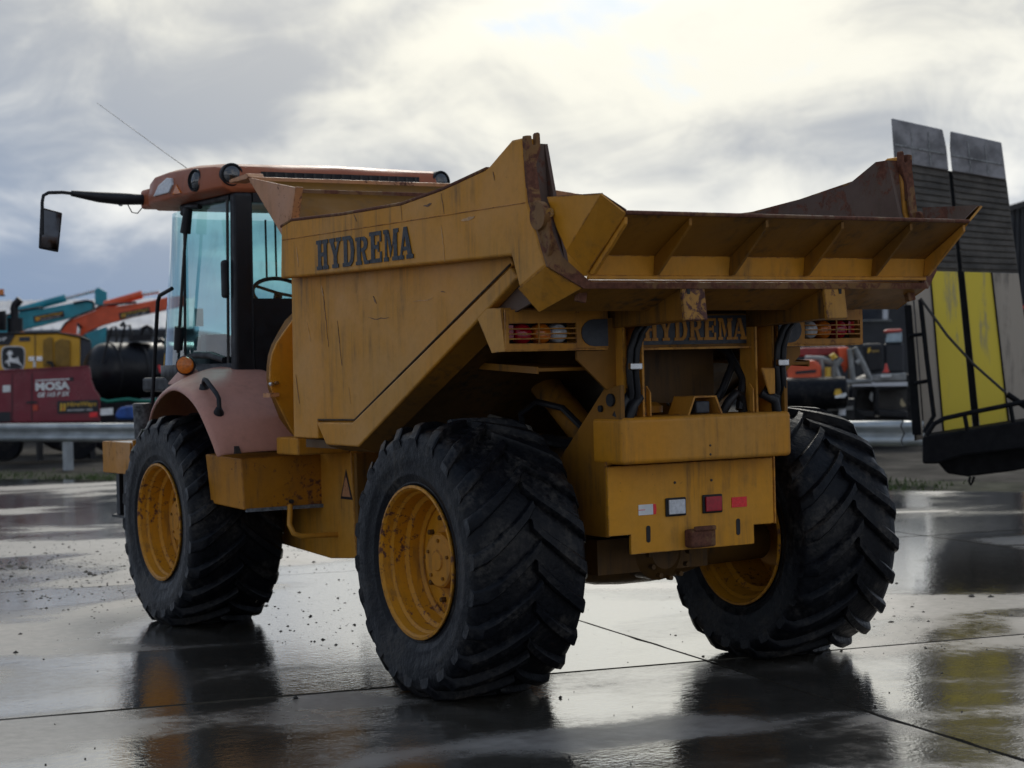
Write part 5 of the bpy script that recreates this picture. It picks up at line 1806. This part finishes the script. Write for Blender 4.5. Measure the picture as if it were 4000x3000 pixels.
for dd in (0, .9):
    K(MB().lathe([(-.12, .2), (-.12, .40), (-.08, .43), (.08, .43), (.12, .40), (.12, .2)], Vector((cc.x, cc.y, .43)) + VH * (dd - .3), VH, 24), 'trailer_wheel', rubber, smooth=40)
    K(MB().box(cc.x - .06, cc.x + .06, cc.y - .06, cc.y + .06, .35, .80), 'axle_hanger', trailer_black)
# steel post at the very edge, beside the trailer
pp = base_of(3990, 17.2)

# ---- machines behind the right-hand guardrail
D = 31.0
sp = empty('spreader', base_of(3210, D), label='orange farm machine in a tangle of grey frame tubes beside black buckets', cat='farm machine')
K = Kid(sp)
K(flat_poly(MB(), [(150, 590), (210, 540), (380, 530), (430, 575), (430, 725), (165, 725)], D, 1.2, q3), 'hopper', orange, bevel=.04)
K(flat_poly(MB(), [(215, 500), (265, 430), (640, 420), (655, 470), (560, 490), (250, 505)], D + .8, .9, q3), 'canopy', plain('dull_red_paint', (.24, .02, .018), .45), bevel=.03)
K(flat_poly(MB(), [(560, 430), (650, 425), (670, 560), (620, 640), (590, 560)], D + .6, .5, q3), 'arm', orange, bevel=.02)
K(flat_poly(MB(), [(225, 622), (390, 608), (390, 632), (225, 645)], D - .02, .02, q3), 'dark_band', decal_black)
for pts in ([(430, 520), (440, 720)], [(300, 515), (440, 520), (520, 560)], [(520, 520), (560, 640), (600, 730)], [(600, 520), (530, 600), (520, 730)], [(700, 430), (770, 560), (830, 690)], [(660, 440), (690, 700)], [(720, 560), (760, 520)], [(430, 720), (840, 700)]):
    K(w_tube(MB(), pts, D + .2, .045, 8, q3), 'frame_tube', grey_frame)
K(flat_poly(MB(), [(640, 440), (690, 435), (705, 720), (655, 725)], D + .5, .3, q3), 'mast', plain('drab_ochre', (.12, .085, .03), .6), bevel=.02)
K(w_tube(MB(), [(510, 515), (530, 500), (540, 520)], D + .1, .06, 8, q3), 'spool', sticker_yellow)
K(w_tube(MB(), [(484, 590), (484, 715)], D + .05, .05, 8, q3), 'yellow_post', sticker_yellow)
K(flat_poly(MB(), [(340, 720), (370, 690), (400, 685), (420, 720)], D - .1, .1, q3), 'yellow_guard', sticker_yellow)
K(flat_poly(MB(), [(170, 720), (660, 715), (660, 735), (170, 740)], D - .05, 1.2, q3), 'chassis', grey_frame)
c = at(*q3(360, 800), D - .2)
K(MB().lathe([(-.55, .001), (-.55, .20), (-.52, .26), (.52, .26), (.55, .20), (.55, .001)], c, RH, 28), 'roller_tyre', rubber, smooth=40)
K(flat_poly(MB(), [(535, 810), (545, 770), (585, 765), (600, 800), (570, 830)], D - .5, .15, q3), 'yellow_hook', sticker_yellow)
K(flat_poly(MB(), [(540, 825), (630, 795), (640, 815), (620, 835), (545, 840)], D - .52, .15, q3), 'white_lug', white_paint)
K(flat_poly(MB(), [(185, 860), (700, 850), (700, 1010), (185, 1020)], D, 1.0, q3), 'low_frame', black_paint)
K(flat_poly(MB(), [(480, 918), (690, 905), (690, 935), (480, 945)], D - .1, .1, q3), 'drawbar', grey_frame)
K(w_tube(MB(), [(600, 930), (600, 980)], D - .15, .06, 10, q3), 'drawbar_eye', clear_lens)
for px in (260, 620):
    g = at(*q3(px, 900), D + .3)
    K(MB().lathe([(-.15, .2), (-.15, .36), (.15, .36), (.15, .2)], Vector((g.x, g.y, .36)), VH, 20), 'machine_wheel', rubber, smooth=40)

D = 33.0
for x0, x1 in ((690, 860), (870, 1130)):
    bk = empty('loader_bucket', base_of(3000 + (x0 + x1) / 2 * .4822, D), label='narrow black bucket with a grey tine inside, beside the orange farm machine' if x0 < 800 else 'wide black bucket with a pale stick inside, beside the upright ramps', cat='bucket', group='loader buckets in a row')
    K = Kid(bk)
    K(flat_poly(MB(), [(x0 - 10, 715), (x1, 710), (x1, 742), (x0 - 10, 745)], D - .05, .3, q3), 'cutting_edge', clear_lens)
    K(flat_poly(MB(), [(x0, 745), (x1, 742), (x1, 760), (x0 + 30, 780), (x0 + 20, 930), (x1, 950), (x1, 1000), (x0 + 30, 990), (x0 - 6, 900)], D, .8, q3), 'bucket_shell', black_paint, bevel=.02)
    K(flat_poly(MB(), [(x0 + 20, 765), (x1 - 4, 760), (x1 - 4, 960), (x0 + 30, 960)], D + .5, .1, q3), 'bucket_back', dark_steel)
    if x0 < 800:
        K(flat_poly(MB(), [(820, 840), (835, 790), (850, 800), (845, 870)], D - .1, .1, q3), 'tine', grey_frame)
    else:
        K(flat_poly(MB(), [(1070, 890), (1080, 840), (1118, 900), (1090, 915)], D - .1, .1, q3), 'tine', plain('pale_wood', (.35, .28, .16), .7))
    K(flat_poly(MB(), [(x0, 990), (x1, 985), (x1, 1260), (x0, 1260)], D + .2, .6, q3), 'bucket_stand', black_paint)

D = 35.0
tc_ = empty('dark_tractor', base_of(3440, D), label='black tractor with red cab roof standing before the dark shed', cat='tractor')
K = Kid(tc_)
K(flat_poly(MB(), [(755, 400), (930, 395), (935, 620), (820, 640), (800, 600)], D, 1.2, q3), 'engine_hood', black_plastic, bevel=.06, seg=3)
K(flat_poly(MB(), [(940, 395), (1100, 390), (1100, 640), (940, 640)], D + .3, 1.2, q3), 'tractor_body', decal_black, bevel=.05)
K(flat_poly(MB(), [(925, 300), (965, 282), (1085, 278), (1085, 302), (960, 312)], D + .2, 1.3, q3), 'cab_roof', plain('coral_red', (.55, .07, .05), .4), bevel=.03)
K(flat_poly(MB(), [(965, 312), (1085, 303), (1085, 388), (950, 392)], D + .25, 1.2, q3), 'cab_glazing', pane_light, bevel=.02)
K(flat_poly(MB(), [(805, 472), (812, 432), (835, 430), (822, 446), (838, 450), (816, 474)], D - .02, .01, q3), 'emblem', sticker_yellow)
K(flat_poly(MB(), [(842, 452), (900, 449), (900, 466), (842, 470)], D - .02, .01, q3), 'emblem', plain('dull_gold', (.22, .14, .03), .5))
K(flat_poly(MB(), [(840, 650), (1120, 635), (1120, 700), (840, 705)], D - .3, .6, q3), 'front_carrier', grey_frame, bevel=.02)
K(flat_poly(MB(), [(915, 648), (1000, 645), (1000, 668), (915, 672)], D - .32, .02, q3), 'number_plate', white_paint)
for px in (860, 1080):
    g = at(*q3(px, 900), D + .4)
    K(MB().lathe([(-.2, .3), (-.2, .58), (-.14, .62), (.14, .62), (.2, .58), (.2, .3)], Vector((g.x, g.y, .62)), VH, 24), 'tractor_wheel', rubber, smooth=40)
c = at(*q3(958, 632), 34.5)
cn = MB().lathe([(0, .07), (.012, .07), (.013, .05), (.16, .014), (.165, .001)], Vector((c.x, c.y, c.z)), (0, 0, 1), 16).build('traffic_cone', cone_red, smooth=40)
tag(cn, 'small red traffic cone standing on the tractor front carrier', 'cone')

D = 70.0
ds = empty('dark_shed', base_of(3420, D), label='black clad building with a pale window strip behind the tractor', cat='building')
K = Kid(ds)
P0, P1 = at(2700, 1195, D), at(3640, 1160, D)
K(MB().prism([(P0.x, P0.y, 0), (P1.x, P1.y, 0), P1, P0], VH * 12), 'wall', dark_wall)
K(flat_poly(MB(), [(765, 130), (930, 128), (930, 205), (765, 208)], D - .05, .05, q3), 'window', pane_dark)
K(flat_poly(MB(), [(930, 120), (972, 120), (972, 200), (930, 200)], D - .06, .05, q3), 'window', clear_lens)
K(flat_poly(MB(), [(745, 208), (1000, 205), (1000, 214), (745, 217)], D - .08, .08, q3), 'sill', grey_frame)

D = 48.0
rs = empty('clad_building', base_of(4050, D), label='tall dark building with slatted cladding behind the upright ramps', cat='building')
K = Kid(rs)
c0, c1 = at(3943, 815, D), at(4500, 640, D)
K(MB().prism([(c0.x, c0.y, 0), (c1.x, c1.y, 0), c1, c0], VH * 10), 'wall', dark_wall)
for k in range(26):
    x = 3952 + k * 20
    y = 815 - (x - 3943) * .314
    a, b = at(x, y + 12, D - .04), at(x, 1420, D - .04)
    K(MB().bar(a, b, .045, .06, up=VH), 'cladding_slat', dark_wall)
K(MB().prism([at(3930, 830, D - .2), at(4500, 650, D - .2), at(4500, 628, D - .2), at(3930, 806, D - .2)], VH * 10.5), 'eave', dark_steel)
K(flat_poly(MB(), [(3968, 1250), (4060, 1250), (4060, 1320), (3968, 1320)], D - .3, .2), 'sign_board', clear_lens)
K(flat_poly(MB(), [(3966, 1195), (4060, 1190), (4060, 1202), (3966, 1207)], D - .3, .3), 'sign_rail', cone_red)
K(w_tube(MB(), [(3960, 1320), (4060, 1318)], D - .4, .05, 8), 'barrier', dark_steel)
D = 40.0
ym = empty('yellow_machine', base_of(4030, D), label='ochre yellow machine with a black band, standing behind the upright ramps', cat='machine')
K = Kid(ym)
K(flat_poly(MB(), [(3985, 1390), (4250, 1385), (4250, 1480), (3985, 1485)], D, 1.5), 'hood', jd_yellow, bevel=.04)
K(flat_poly(MB(), [(3990, 1486), (4250, 1482), (4250, 1500), (3990, 1503)], D + .05, 1.4), 'band', black_paint)
K(flat_poly(MB(), [(3988, 1504), (4250, 1500), (4250, 1590), (3988, 1592)], D, 1.5), 'lower_hood', jd_yellow, bevel=.04)
for px in (4040, 4200):
    g = at(px, 1600, D + .4)
    K(MB().lathe([(-.2, .3), (-.2, .50), (.2, .50), (.2, .3)], Vector((g.x, g.y, .5)), VH, 20), 'wheel', rubber, smooth=40)
K(flat_poly(MB(), [(3990, 1592), (4250, 1590), (4250, 1700), (3990, 1700)], D + .3, 1.0), 'chassis', black_paint)

# fixings too small to pick apart singly stay joined
for o in bpy.data.objects:
    if o.name.split('.')[0] in ('hub_bolts', 'axle_bolts', 'plate_bolts', 'box_bolts', 'tank_bolts', 'fender_notch'):
        o['kind'] = 'stuff'
